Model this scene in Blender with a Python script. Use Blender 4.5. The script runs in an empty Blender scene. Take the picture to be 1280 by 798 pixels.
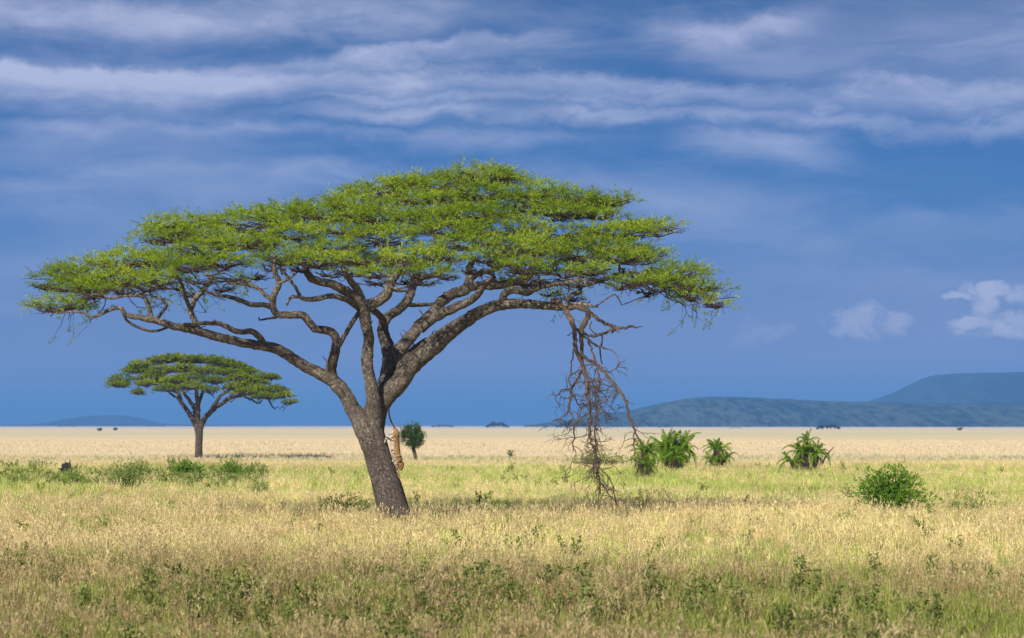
import bpy, math, random
import numpy as np
from mathutils import Vector

# ------------------------------------------------------------ camera, sky, sun
S = bpy.context.scene
F = 3555.0                       # focal length in photo pixels (100 mm on a 36 mm sensor)
EYE = 3.42
VIS = 3.05                       # eye height above the tops of the grass that hides each foot
PITCH = math.atan(133.0 / F)
cam_d = bpy.data.cameras.new('camera')
cam_d.lens = 100.0; cam_d.sensor_width = 36.0
cam_d.clip_start = 0.5; cam_d.clip_end = 90000.0
cam_d.dof.use_dof = True; cam_d.dof.focus_distance = 96.0; cam_d.dof.aperture_fstop = 2.5
cam = bpy.data.objects.new('camera', cam_d)
cam.location = (0, 0, EYE); cam.rotation_euler = (math.pi/2 + PITCH, 0, 0)
S.collection.objects.link(cam); S.camera = cam
CP, SP = math.cos(PITCH), math.sin(PITCH)

def P(px, py, Y):
    """world point seen at photo pixel (px, py) at ground distance Y"""
    u = (px - 640.0) / F; v = (399.0 - py) / F
    dy = CP - v * SP; dz = SP + v * CP
    return np.array((u / dy * Y, Y, EYE + dz / dy * Y))

SUN_EL, SUN_AZ = math.radians(34), math.radians(203)      # azimuth clockwise from +Y: behind the camera, from the left
w = bpy.data.worlds.new('World'); S.world = w; w.use_nodes = True
nt = w.node_tree; nt.nodes.clear()

class G:
    """small helper to write node graphs"""
    def __init__(s, nt): s.nt = nt
    def n(s, t, **k):
        nd = s.nt.nodes.new(t)
        for a, b in k.items(): setattr(nd, a, b)
        return nd
    def put(s, sock, v):
        if hasattr(v, 'is_output'): s.nt.links.new(v, sock)
        elif isinstance(v, (tuple, list)) and len(v) == 3 and sock.type == 'RGBA': sock.default_value = (*v, 1)
        else: sock.default_value = v
    def m(s, op, a, b=0.0, c=None, clamp=False):
        nd = s.n('ShaderNodeMath', operation=op, use_clamp=clamp)
        s.put(nd.inputs[0], a); s.put(nd.inputs[1], b)
        if c is not None: s.put(nd.inputs[2], c)
        return nd.outputs[0]
    def vm(s, op, a, b):
        nd = s.n('ShaderNodeVectorMath', operation=op); s.put(nd.inputs[0], a); s.put(nd.inputs[1], b)
        return nd.outputs[0]
    def xyz(s, x, y, z):
        nd = s.n('ShaderNodeCombineXYZ')
        for i, v in enumerate((x, y, z)): s.put(nd.inputs[i], v)
        return nd.outputs[0]
    def sep(s, v):
        nd = s.n('ShaderNodeSeparateXYZ'); s.put(nd.inputs[0], v); return nd.outputs
    def noise(s, vec, scale=1.0, detail=5, rough=0.55, dist=0.0):
        nd = s.n('ShaderNodeTexNoise'); s.put(nd.inputs['Vector'], vec)
        nd.inputs['Scale'].default_value = scale; nd.inputs['Detail'].default_value = detail
        nd.inputs['Roughness'].default_value = rough; nd.inputs['Distortion'].default_value = dist
        return nd.outputs[0]
    def mix(s, f, a, b):
        nd = s.n('ShaderNodeMix', data_type='RGBA'); s.put(nd.inputs[0], f); s.put(nd.inputs[6], a); s.put(nd.inputs[7], b)
        return nd.outputs[2]
    def rng(s, v, a, b, c=0.0, d=1.0, smooth=True):
        nd = s.n('ShaderNodeMapRange'); nd.interpolation_type = 'SMOOTHSTEP' if smooth else 'LINEAR'
        s.put(nd.inputs[0], v)
        for i, q in enumerate((a, b, c, d)): nd.inputs[1+i].default_value = q
        return nd.outputs[0]
    def ramp(s, f, stops):
        nd = s.n('ShaderNodeValToRGB'); e = nd.color_ramp.elements
        e[0].position, e[0].color = stops[0][0], (*stops[0][1], 1)
        e[1].position, e[1].color = stops[-1][0], (*stops[-1][1], 1)
        for p, c in stops[1:-1]:
            q = e.new(p); q.color = (*c, 1)
        s.put(nd.inputs[0], f); return nd.outputs[0]

def srgb(r, g, b):
    return tuple((c/255/12.92 if c/255 <= .04045 else ((c/255+.055)/1.055)**2.4) for c in (r, g, b))

g = G(nt)
sky = g.n('ShaderNodeTexSky', sky_type='NISHITA', sun_disc=False, sun_elevation=SUN_EL, sun_rotation=SUN_AZ)
sky.dust_density = 1.5
tc = g.n('ShaderNodeTexCoord').outputs['Generated']
dx, dy_, dz_ = g.sep(tc)
az = g.m('MULTIPLY', g.m('ARCTAN2', dx, dy_), 3.555)      # thousands of photo pixels from the picture's middle
el = g.m('MULTIPLY', g.m('ARCSINE', dz_), 3.555)          # and above the horizon
# slow warp so the cloud rows do not run ruler-straight
wv = g.vm('MULTIPLY', tc, (3.5*1.2, 3.5*1.2, 3.5*3.0))
warp = g.m('SUBTRACT', g.noise(wv, 1.3, 3, .5), .5)
el2 = g.m('ADD', el, g.m('MULTIPLY', warp, .14))
big = g.noise(g.vm('MULTIPLY', tc, (3.555*1.5, 3.555*1.5, 3.555*7.0)), 1.0, 6, .52, .35)
fine = g.noise(g.vm('MULTIPLY', tc, (3.555*5, 3.555*5, 3.555*17.0)), 1.0, 8, .58, .5)
puff2 = g.noise(g.vm('MULTIPLY', tc, (3.555*30, 3.555*30, 3.555*44.0)), 1.0, 8, .65, .8)
puff = g.noise(g.vm('MULTIPLY', tc, (3.555*11, 3.555*11, 3.555*19.0)), 1.0, 8, .62, .6)
def row(y0, slope, h_up, h_dn, x0, x1, soft, amp):
    amp = amp*1.15
    """a bank of lighter cloud: crisp upper edge, long fading underside"""
    y0 = (532 - y0) / 1000.; c = g.m('ADD', g.m('MULTIPLY', az, slope), y0)
    d = g.m('SUBTRACT', g.m('ADD', el2, g.m('MULTIPLY', g.m('ADD', g.m('MULTIPLY', g.m('SUBTRACT', puff, .5), 1.0), g.m('MULTIPLY', g.m('SUBTRACT', puff2, .5), .28)), .05)), c)
    up = g.rng(d, -.008, h_up*1.25/1000., 1, 0); dn = g.rng(d, -h_dn/1000., 0.0, 0, 1)
    ends = g.m('MULTIPLY', g.rng(az, (x0-640)/1000.-soft, (x0-640)/1000.+.02), g.rng(az, (x1-640)/1000.-.02, (x1-640)/1000.+soft, 1, 0))
    m = g.m('MULTIPLY', g.m('MULTIPLY', up, dn), ends)
    return g.m('MULTIPLY', m, g.m('MULTIPLY', g.rng(fine, .25, .72, .45, 1.15), amp))
rows = [row(98, -.02, 14, 62, -900, 330, .45, 1.0), row(55, .06, 8, 50, 60, 560, .25, .62), row(82, .0, 6, 22, -300, 180, .2, 1.0), row(134, -.03, 8, 22, 430, 760, .2, .7), row(75, .03, 7, 26, 230, 520, .15, .55), row(182, -.04, 9, 30, 60, 620, .3, .3), row(112, -.05, 12, 45, 420, 900, .30, .72),
        row(150, -.02, 12, 26, 480, 1190, .25, .62), row(122, -.01, 12, 42, 1050, 1900, .05, .52), row(188, 0, 14, 55, 900, 990, .10, .45),
        row(0, .0, 30, 60, -200, 420, .3, .55), row(44, .04, 16, 44, 850, 980, .09, .42), row(95, 0, 10, 40, -260, 120, .2, .5),
        row(225, .02, 14, 70, -300, 480, .3, .30), row(262, 0, 16, 60, 1110, 1500, .14, .33), row(330, 0, 30, 90, 1040, 1500, .2, .2),
        row(275, 0, 40, 90, 860, 1010, .12, .25), row(126, -.03, 8, 18, 1010, 1040, .025, .8),
        row(60, 0, 20, 60, 1180, 1500, .12, .15)]
tot = rows[0]
for r_ in rows[1:]: tot = g.m('MAXIMUM', tot, r_)
# small ragged bright puffs low on the right
def spot(x, y, rx, ry, amp):
    a = g.m('DIVIDE', g.m('SUBTRACT', g.m('ADD', az, g.m('MULTIPLY', g.m('SUBTRACT', fine, .5), .05)), (x-640)/1000.), rx/1000.)
    b = g.m('DIVIDE', g.m('SUBTRACT', g.m('ADD', el, g.m('MULTIPLY', g.m('SUBTRACT', puff, .5), .05)), (532-y)/1000.), ry/1000.)
    d = g.m('ADD', g.m('MULTIPLY', a, a), g.m('MULTIPLY', b, b))
    return g.m('MULTIPLY', g.rng(g.m('ADD', d, g.m('MULTIPLY', g.m('SUBTRACT', puff2, .5), 4.6)), .0, 1.5, 1, 0), amp)
spots_ = spot(1350, 380, 60, 10, .6)
for a_ in ((1235, 411, 66, 12, 1.2), (1224, 388, 16, 22, 1.1), (1232, 368, 32, 10, 1.1), (1264, 372, 24, 11, .9), (1192, 377, 20, 6, 1.0), (1290, 405, 60, 14, .9), (1085, 402, 48, 20, .8), (948, 418, 45, 14, .35),
           (1030, 134, 17, 7, .30), (1262, 370, 14, 12, .5)):
    spots_ = g.m('MAXIMUM', spots_, spot(*a_))
inframe_base = g.rng(el, -.02, .62)
light = g.m('ADD', g.m('MULTIPLY', g.rng(big, .44, .66), g.rng(g.m('ADD', az, g.m('MULTIPLY', el, -.3)), .0, .35, .36, .20)), g.m('MULTIPLY', g.rng(fine, .44, .70), .17))
light = g.m('ADD', light, tot)
# far side of the sky and overhead: broken brighter cloud lit by the sun
dark_c = g.ramp(g.rng(el, 0.0, .55, 0, 1, False), [(0, srgb(132, 148, 198)), (.12, srgb(130, 147, 198)), (.30, srgb(102, 134, 190)), (.45, srgb(74, 122, 186)), (.62, srgb(57, 112, 179)), (.8, srgb(54, 103, 167)), (1, srgb(62, 101, 158))])
lite_c = g.ramp(g.rng(el, 0.0, .55, 0, 1, False), [(0, srgb(150, 160, 205)), (.4, srgb(156, 172, 214)), (1, srgb(196, 200, 230))])
mauve = g.m('MULTIPLY', g.m('MULTIPLY', g.rng(el, 0, .26, 1, 0), g.rng(az, -.25, .2)), .55)
dark2 = g.mix(mauve, dark_c, srgb(134, 148, 198))
cloud = g.mix(light, dark2, lite_c)
cloud = g.mix(g.m('MULTIPLY', spots_, .62), cloud, srgb(206, 206, 232))
bright = g.rng(dz_, .25, .85)
cloud = g.mix(g.m('MULTIPLY', bright, .6), cloud, srgb(176, 190, 218))
# Nishita sky shows faintly through the cloud deck
skyb = g.vm('MULTIPLY', sky.outputs[0], (.09, .09, .09))
cover = g.rng(big, .25, .5, .90, .97)
mixd = g.mix(cover, skyb, cloud)
bg = g.n('ShaderNodeBackground'); g.put(bg.inputs[0], mixd); bg.inputs[1].default_value = .74
wo = g.n('ShaderNodeOutputWorld'); nt.links.new(bg.outputs[0], wo.inputs[0])

sl = bpy.data.lights.new('sun', 'SUN'); sl.energy = 4.8; sl.angle = math.radians(0.9); sl.color = (1.0, .93, .80)
so = bpy.data.objects.new('sun', sl); S.collection.objects.link(so)
sd = Vector((math.sin(SUN_AZ)*math.cos(SUN_EL), math.cos(SUN_AZ)*math.cos(SUN_EL), math.sin(SUN_EL)))
so.rotation_euler = sd.to_track_quat('Z', 'Y').to_euler(); so.location = (0, 0, 60)
S.view_settings.view_transform = 'Standard'; S.view_settings.look = 'None'
S.view_settings.exposure = 0.45; S.view_settings.gamma = 1.0
S.cycles.max_bounces = 4; S.cycles.diffuse_bounces = 3; S.cycles.glossy_bounces = 1; S.cycles.transmission_bounces = 3
S.cycles.volume_bounces = 0; S.cycles.transparent_max_bounces = 4; S.cycles.caustics_reflective = False; S.cycles.caustics_refractive = False

# ------------------------------------------------------------ helpers
rs = np.random.default_rng(7)
random.seed(7)
D0 = 93.6                        # distance of the big tree
C = S.collection

def new_mesh(name, V, faces, mats, attrs=None, smooth=True, fmat=None):
    """faces: (n,3) or (n,4) int array, or a list of such"""
    me = bpy.data.meshes.new(name)
    V = np.asarray(V, dtype=np.float32)
    fl = faces if isinstance(faces, list) else [faces]
    fl = [np.asarray(f, dtype=np.int32) for f in fl if len(f)]
    loops = np.concatenate([f.ravel() for f in fl]); cnt = np.concatenate([np.full(len(f), f.shape[1], dtype=np.int32) for f in fl])
    st = np.zeros(len(cnt), dtype=np.int32); st[1:] = np.cumsum(cnt)[:-1]
    me.vertices.add(len(V)); me.vertices.foreach_set('co', V.ravel())
    me.loops.add(len(loops)); me.loops.foreach_set('vertex_index', loops)
    me.polygons.add(len(cnt)); me.polygons.foreach_set('loop_start', st); me.polygons.foreach_set('loop_total', cnt)
    for m_ in (mats if isinstance(mats, (list, tuple)) else [mats]): me.materials.append(m_)
    if fmat is not None: me.polygons.foreach_set('material_index', np.asarray(fmat, dtype=np.int32))
    me.polygons.foreach_set('use_smooth', np.full(len(cnt), smooth, dtype=bool))
    for k, a in (attrs or {}).items():
        a = np.asarray(a, dtype=np.float32)
        at = me.attributes.new(k, 'FLOAT_VECTOR' if a.ndim == 2 else 'FLOAT', 'POINT')
        at.data.foreach_set('vector' if a.ndim == 2 else 'value', a.ravel())
    me.update(calc_edges=True); me.validate()
    return me

def obj(name, me, parent=None, kind=None, loc=None):
    o = bpy.data.objects.new(name, me); C.objects.link(o)
    if parent is not None: o.parent = parent
    if kind: o['kind'] = kind
    if loc is not None: o.location = loc
    return o

def thing(name, label, cat, loc=(0, 0, 0), group=None):
    o = bpy.data.objects.new(name, None); C.objects.link(o)
    o.location = loc; o['label'] = label; o['category'] = cat
    if group: o['group'] = group
    o.empty_display_size = .3
    return o

def vnoise(x, y, seed=0):
    """2-D value noise for numpy arrays, 0..1"""
    xi = np.floor(x).astype(np.int64); yi = np.floor(y).astype(np.int64); fx = x - xi; fy = y - yi
    fx = fx*fx*(3-2*fx); fy = fy*fy*(3-2*fy)
    def h(a, b):
        n = (a * 374761393 + b * 668265263 + seed * 982451653) & 0xffffffff
        n = ((n ^ (n >> 13)) * 1274126177) & 0xffffffff
        return ((n ^ (n >> 16)) & 0xffff) / 65535.0
    return (h(xi, yi)*(1-fx)+h(xi+1, yi)*fx)*(1-fy) + (h(xi, yi+1)*(1-fx)+h(xi+1, yi+1)*fx)*fy
def fbm(x, y, seed=0, o=4):
    s = 0; a = .5; t = 0
    for i in range(o):
        s = s + a*vnoise(x*2**i, y*2**i, seed+i); t += a; a *= .5
    return s / t

def ground_z(x, y):
    x = np.asarray(x, float); y = np.asarray(y, float)
    z = .16*np.sin(x*.11+.7)*np.sin(y*.07+1.1) + .10*np.sin(x*.23+y*.05)*np.cos(y*.19) + .05*np.sin(x*.7+1)*np.sin(y*.6)
    return z * np.clip((600-y)/300, 0, 1) * np.clip((y+80)/60, 0, 1)

def catmull(pts, n):
    """resample a polyline (k, d) smoothly to n points, evenly by length"""
    p = np.asarray(pts, float); k = len(p)
    if k == 2: return p[0] + (p[1]-p[0]) * np.linspace(0, 1, n)[:, None]
    q = np.vstack([2*p[0]-p[1], p, 2*p[-1]-p[-2]]); out = []
    for i in range(k-1):
        t = np.linspace(0, 1, 9)[:-1, None]; a, b, c, d = q[i], q[i+1], q[i+2], q[i+3]
        out.append(.5*((2*b)+(c-a)*t+(2*a-5*b+4*c-d)*t**2+(3*b-a-3*c+d)*t**3))
    out = np.vstack(out + [p[-1:]])
    L = np.r_[0, np.cumsum(np.linalg.norm(np.diff(out[:, :3], axis=0), axis=1))]
    s = np.linspace(0, L[-1], n)
    return np.stack([np.interp(s, L, out[:, j]) for j in range(out.shape[1])], 1)

class Tubes:
    """collects tapered tubes into one mesh, with a 'bark' vector attribute that runs along each tube"""
    def __init__(s): s.V = []; s.Q = []; s.B = []; s.n = 0; s.T = []
    def add(s, pts, rad, sides=8, ridge=0.0, lump=0.0, cap=True):
        pts = np.asarray(pts, float); rad = np.asarray(rad, float); n = len(pts)
        t = np.gradient(pts, axis=0); t /= np.maximum(np.linalg.norm(t, axis=1, keepdims=True), 1e-9)
        ref = np.array([0, 0, 1.]) if abs(t[0, 2]) < .9 else np.array([0, 1., 0])
        u = np.cross(ref, t[0]); u /= np.linalg.norm(u); U = [u]
        for i in range(1, n):
            u = u - t[i]*np.dot(u, t[i]); u /= max(np.linalg.norm(u), 1e-9); U.append(u)
        U = np.array(U); W = np.cross(t, U)
        th = np.linspace(0, 2*np.pi, sides, endpoint=False)
        L = np.r_[0, np.cumsum(np.linalg.norm(np.diff(pts, axis=0), axis=1))]
        R = rad[:, None] * np.ones((1, sides))
        if ridge or lump:
            ph = rs.uniform(0, 6.28, 12)
            k = np.ones_like(R)
            rr = max(rad.mean(), .02)
            for j, (kf, kl, am) in enumerate(((2, 1.1, lump), (3, .8, lump*.8), (5, 1.7, ridge*.6), (9, .5, ridge), (13, .9, ridge*.7), (7, 4.0, ridge*.6))):
                k += am*np.sin(kf*th[None, :]+ph[j]+1.3*np.sin(L[:, None]*kl*.35/rr+ph[j+6]))*(0.6+.4*np.sin(L[:, None]*kl/rr*.5+ph[j+5]))
            R = R * k
        V = pts[:, None, :] + R[..., None]*(np.cos(th)[None, :, None]*U[:, None, :] + np.sin(th)[None, :, None]*W[:, None, :])
        o = rs.uniform(0, 40)
        B = np.stack([np.cos(th)[None, :]*rad[:, None], np.sin(th)[None, :]*rad[:, None], (L+o)[:, None]*np.ones((1, sides))], -1)
        i = np.arange(n-1)[:, None]*sides; j = np.arange(sides)[None, :]; j2 = (j+1) % sides
        Q = np.stack([i+j, i+j2, i+sides+j2, i+sides+j], -1).reshape(-1, 4) + s.n
        s.V.append(V.reshape(-1, 3)); s.B.append(B.reshape(-1, 3)); s.Q.append(Q); s.n += n*sides
        if cap:
            tip = pts[-1] + t[-1]*rad[-1]*.6
            s.V.append(tip[None]); s.B.append(np.array([[0, 0, L[-1]+o]]))
            b = s.n - n*sides + (n-1)*sides
            s.T.append(np.stack([b+np.arange(sides), b+(np.arange(sides)+1) % sides, np.full(sides, s.n)], 1)); s.n += 1
    def build(s, name, mat, parent=None, kind=None, origin=None):
        V = np.vstack(s.V)
        if origin is not None: V = V - np.asarray(origin)
        me = new_mesh(name, V, [np.vstack(s.Q)] + ([np.vstack(s.T)] if s.T else []), mat, {'bark': np.vstack(s.B)})
        return obj(name, me, parent, kind)

def unit(v): return v / np.maximum(np.linalg.norm(v, axis=-1, keepdims=True), 1e-9)

def sprays(base, axis, length, k=16, leaf=.10, wid=.02, r=None, two_sided=True):
    """feathery leaf sprays: k narrow leaflets along each axis; returns V, F, and a per-vertex random value"""
    r = r or rs
    n = len(base); axis = unit(axis)
    t = (np.arange(k)+.5)/k
    rnd = r.normal(size=(n, k, 3)); side = unit(rnd - (rnd*axis[:, None]).sum(-1, keepdims=True)*axis[:, None])
    d = unit(side*.85 + axis[:, None]*r.uniform(.3, .9, (n, k, 1)) + np.array([0, 0, .25]))
    p = base[:, None] + axis[:, None]*(t[None, :, None]*np.asarray(length)[:, None, None])
    ln = leaf*r.uniform(.6, 1.25, (n, k, 1))*(1.15-.5*t[None, :, None])
    nb = unit(np.cross(d, r.normal(size=(n, k, 3)))); hw = nb*wid*.5*r.uniform(.7, 1.3, (n, k, 1))
    V = np.stack([p, p+d*ln*.5+hw, p+d*ln, p+d*ln*.5-hw], 2).reshape(-1, 3)
    Fq = np.arange(len(V)).reshape(-1, 4)
    c = np.repeat(np.clip(r.normal(.5, .22, n), 0, 1), k*4)*.75 + np.repeat(r.uniform(0, 1, n*k), 4)*.25
    return V, Fq, c

# ------------------------------------------------------------ materials
def material(name):
    m = bpy.data.materials.new(name); m.use_nodes = True; m.node_tree.nodes.clear(); return m, G(m.node_tree)
def finish(m, g, shader): 
    o = g.n('ShaderNodeOutputMaterial'); m.node_tree.links.new(shader, o.inputs[0]); return m
def leafy(g, col, trans=.3, tcol=None):
    a = g.n('ShaderNodeBsdfDiffuse'); g.put(a.inputs[0], col)
    b = g.n('ShaderNodeBsdfTranslucent'); g.put(b.inputs[0], tcol if tcol is not None else col)
    x = g.n('ShaderNodeMixShader'); x.inputs[0].default_value = trans
    g.nt.links.new(a.outputs[0], x.inputs[1]); g.nt.links.new(b.outputs[0], x.inputs[2]); return x.outputs[0]

def leaf_material(name, dark, mid, lite, trans=.32, scale=.5):
    m, g = material(name)
    at = g.n('ShaderNodeAttribute', attribute_name='tone')
    pos = g.n('ShaderNodeNewGeometry').outputs['Position']
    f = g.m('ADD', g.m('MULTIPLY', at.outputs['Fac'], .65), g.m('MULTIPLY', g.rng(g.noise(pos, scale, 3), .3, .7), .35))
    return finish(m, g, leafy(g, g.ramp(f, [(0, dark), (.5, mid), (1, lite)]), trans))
M_acacia = leaf_material('acacia_leaf', (.07, .12, .012), (.215, .305, .024), (.46, .54, .065), .38)
M_acacia_far = leaf_material('acacia_leaf_far', (.07, .115, .016), (.17, .23, .025), (.32, .38, .045), .35)
M_palm = leaf_material('palm_leaf', (.07, .14, .015), (.17, .30, .02), (.30, .44, .04), .3, 1.5)
M_palm_dry = leaf_material('dry_palm_leaf', (.07, .05, .03), (.14, .10, .06), (.20, .16, .09), .15, 1.5)
M_shrub = leaf_material('shrub_leaf', (.05, .115, .014), (.11, .22, .02), (.20, .34, .04), .25, 2)
M_greybush = leaf_material('grey_bush_leaf', (.10, .14, .035), (.20, .26, .065), (.34, .40, .12), .2, 2)
M_darktree = leaf_material('small_tree_leaf', (.025, .05, .018), (.055, .095, .026), (.11, .16, .04), .2, 2)
M_farbush = leaf_material('far_bush_leaf', (.012, .022, .014), (.025, .04, .02), (.045, .065, .03), .15, .1)

def bark_material(name, base, lite, dark, vs=1.0, contrast=1.0):
    m, g = material(name)
    at = g.n('ShaderNodeAttribute', attribute_name='bark').outputs['Vector']
    pos = g.n('ShaderNodeNewGeometry').outputs['Position']
    stretched = g.vm('MULTIPLY', at, (14*vs, 14*vs, 2.2*vs))
    n1 = g.noise(stretched, 1.0, 6, .62, .6)
    n2 = g.noise(pos, 5.0*vs, 5, .6)
    n3 = g.noise(pos, .9, 3, .5)
    vor = g.n('ShaderNodeTexVoronoi', feature='DISTANCE_TO_EDGE'); g.put(vor.inputs['Vector'], g.vm('ADD', g.vm('MULTIPLY', at, (8*vs, 8*vs, 1.5*vs)), g.xyz(g.m('MULTIPLY', n2, 2.4), g.m('MULTIPLY', n1, 1.6), g.m('MULTIPLY', n2, 1.2))))
    crack = g.rng(vor.outputs['Distance'], 0.0, .14)
    col = g.ramp(n1, [(.25, dark), (.5, base), (.75, lite)])
    sp = g.noise(pos, 13.0*vs, 3, .7)
    col = g.mix(g.rng(sp, .50, .62, 0, .6*contrast), col, tuple(min(1, c*1.35) for c in lite))
    col = g.mix(g.rng(sp, .34, .46, .75*contrast, 0), col, dark)
    col = g.mix(g.rng(n2, .35, .7, 0, .3), col, base)
    lich = g.rng(n2, .60, .72, 0, .5)
    col = g.mix(lich, col, tuple(min(1, c*1.5) for c in lite))
    col = g.mix(g.m('MULTIPLY', g.m('SUBTRACT', 1.0, crack), .5*contrast), col, tuple(c*.45 for c in dark))
    col = g.mix(g.rng(n3, .45, .62, 0, .55), col, tuple(c*.55 for c in base))
    b = g.n('ShaderNodeBsdfPrincipled'); g.put(b.inputs['Base Color'], col); b.inputs['Roughness'].default_value = .95
    b.inputs['Specular IOR Level'].default_value = .15
    bp = g.n('ShaderNodeBump'); bp.inputs['Strength'].default_value = 1.0; bp.inputs['Distance'].default_value = .045
    g.put(bp.inputs['Height'], g.m('ADD', g.m('MULTIPLY', n1, .8), g.m('MULTIPLY', crack, .7)))
    m.node_tree.links.new(bp.outputs[0], b.inputs['Normal'])
    return finish(m, g, b.outputs[0])
M_bark = bark_material('acacia_bark', (.24, .20, .165), (.46, .395, .32), (.075, .056, .046), 1.0, 1.1)
M_trunk = bark_material('acacia_trunk_bark', (.175, .14, .12), (.31, .26, .22), (.06, .046, .042), 1.2)
M_twig = bark_material('twig_bark', (.16, .11, .085), (.25, .18, .14), (.08, .052, .04), 2.0, .4)
M_dead = bark_material('dead_branch_wood', (.23, .165, .125), (.42, .32, .235), (.09, .062, .05), 1.6, .8)
M_farbark = bark_material('far_acacia_bark', (.13, .105, .09), (.21, .175, .15), (.06, .045, .04), .6)
M_stump = bark_material('stump_wood', (.06, .052, .055), (.11, .095, .095), (.025, .02, .022), 1.0)

# ------------------------------------------------------------ ground
def zone_np(x, y):
    """how green (0..1), how pink-brown and darkened by painted cloud shadow (0..1) the vegetation is at a place"""
    q = y * (1 + .05*(fbm(x*.09+3, y*.03, 3)-.5)) + 1.5*(fbm(x*.5, y*.3, 9)-.5)
    n = fbm(x*.16+9, y*.10, 21); n2 = fbm(x*.55, y*.4, 31); n3 = fbm(x*.06, y*.028, 41)
    gy = np.interp(q, [28, 41, 47, 56, 64, 72, 84, 97, 112, 128, 150, 175, 196, 214, 224, 240, 262, 285, 310, 350, 600, 900],
                      [.46, .58, .74, .70, .46, .40, .32, .34, .46, .74, .86, .92, .90, .74, .10, .05, .26, .62, .42, .10, .14, .05])
    green = np.clip(gy + (n-.5)*1.15 + (n2-.5)*.7, 0, 1) * np.interp(q, [200, 225, 290, 320], [1, 1, 1, .6])
    brown = np.clip(np.interp(q, [28, 43, 52, 58, 64, 70, 85], [1.2, 1.15, .95, .85, .62, .15, 0.08]) + (n3-.5)*.9 + (n2-.5)*.5, 0, 1)  # browner plants in front, with a cloud shadow's darkening painted in
    return green, brown, n3

def ground():
    ys = np.r_[-400, -100, np.linspace(-60, 26, 30), np.linspace(28, 130, 150), np.linspace(131, 330, 140), np.geomspace(334, 42000, 60)]
    xs = np.linspace(-1, 1, 181)
    X = xs[None, :]*(40 + np.abs(ys)[:, None]*.55); X = np.sign(X)*np.abs(X)
    X = np.where(np.abs(xs[None, :]) > .97, np.sign(X)*np.maximum(np.abs(X), 26000*(np.abs(xs[None, :])-.969)/.031), X)
    Y = ys[:, None]*np.ones_like(X)
    Z = ground_z(X, Y); V = np.stack([X, Y, Z], -1).reshape(-1, 3)
    n, k = len(ys), len(xs)
    i = np.arange(n-1)[:, None]*k; j = np.arange(k-1)[None, :]
    Q = np.stack([i+j, i+j+1, i+k+j+1, i+k+j], -1).reshape(-1, 4)
    m, g = material('savanna_soil')
    pos = g.n('ShaderNodeNewGeometry').outputs['Position']; x, y, z = g.sep(pos)
    stre = g.noise(g.vm('MULTIPLY', pos, (.0045, .02, 0)), 1.0, 5, .6)
    stre2 = g.noise(g.vm('MULTIPLY', pos, (.03, .05, 0)), 1.0, 6, .65)
    fine = g.noise(pos, 2.2, 4, .6)
    ly = g.m('DIVIDE', g.m('LOGARITHM', g.m('MULTIPLY', g.m('MAXIMUM', y, 30.0), g.m('ADD', .93, g.m('MULTIPLY', stre, .14))), 10.0), 5.0)
    def lp(v): return math.log10(v)/5
    dry = (.66, .53, .355)
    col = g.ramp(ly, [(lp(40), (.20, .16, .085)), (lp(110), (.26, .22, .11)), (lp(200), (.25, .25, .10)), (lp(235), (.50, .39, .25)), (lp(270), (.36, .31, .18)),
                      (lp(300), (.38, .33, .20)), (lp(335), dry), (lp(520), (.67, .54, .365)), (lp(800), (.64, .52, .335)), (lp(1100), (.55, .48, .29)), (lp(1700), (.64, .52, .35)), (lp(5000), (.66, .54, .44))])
    col = g.mix(g.rng(stre2, .42, .66, 0, .65), col, (.54, .45, .28))
    col = g.mix(g.rng(stre, .46, .68, 0, .65), col, (.50, .46, .26))
    col = g.mix(g.rng(fine, .4, .7, 0, .2), col, (.34, .27, .15))
    b = g.n('ShaderNodeBsdfDiffuse'); g.put(b.inputs[0], col)
    finish(m, g, b.outputs[0])
    obj('ground', new_mesh('ground', V, Q, m), kind='structure')
ground()

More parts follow.
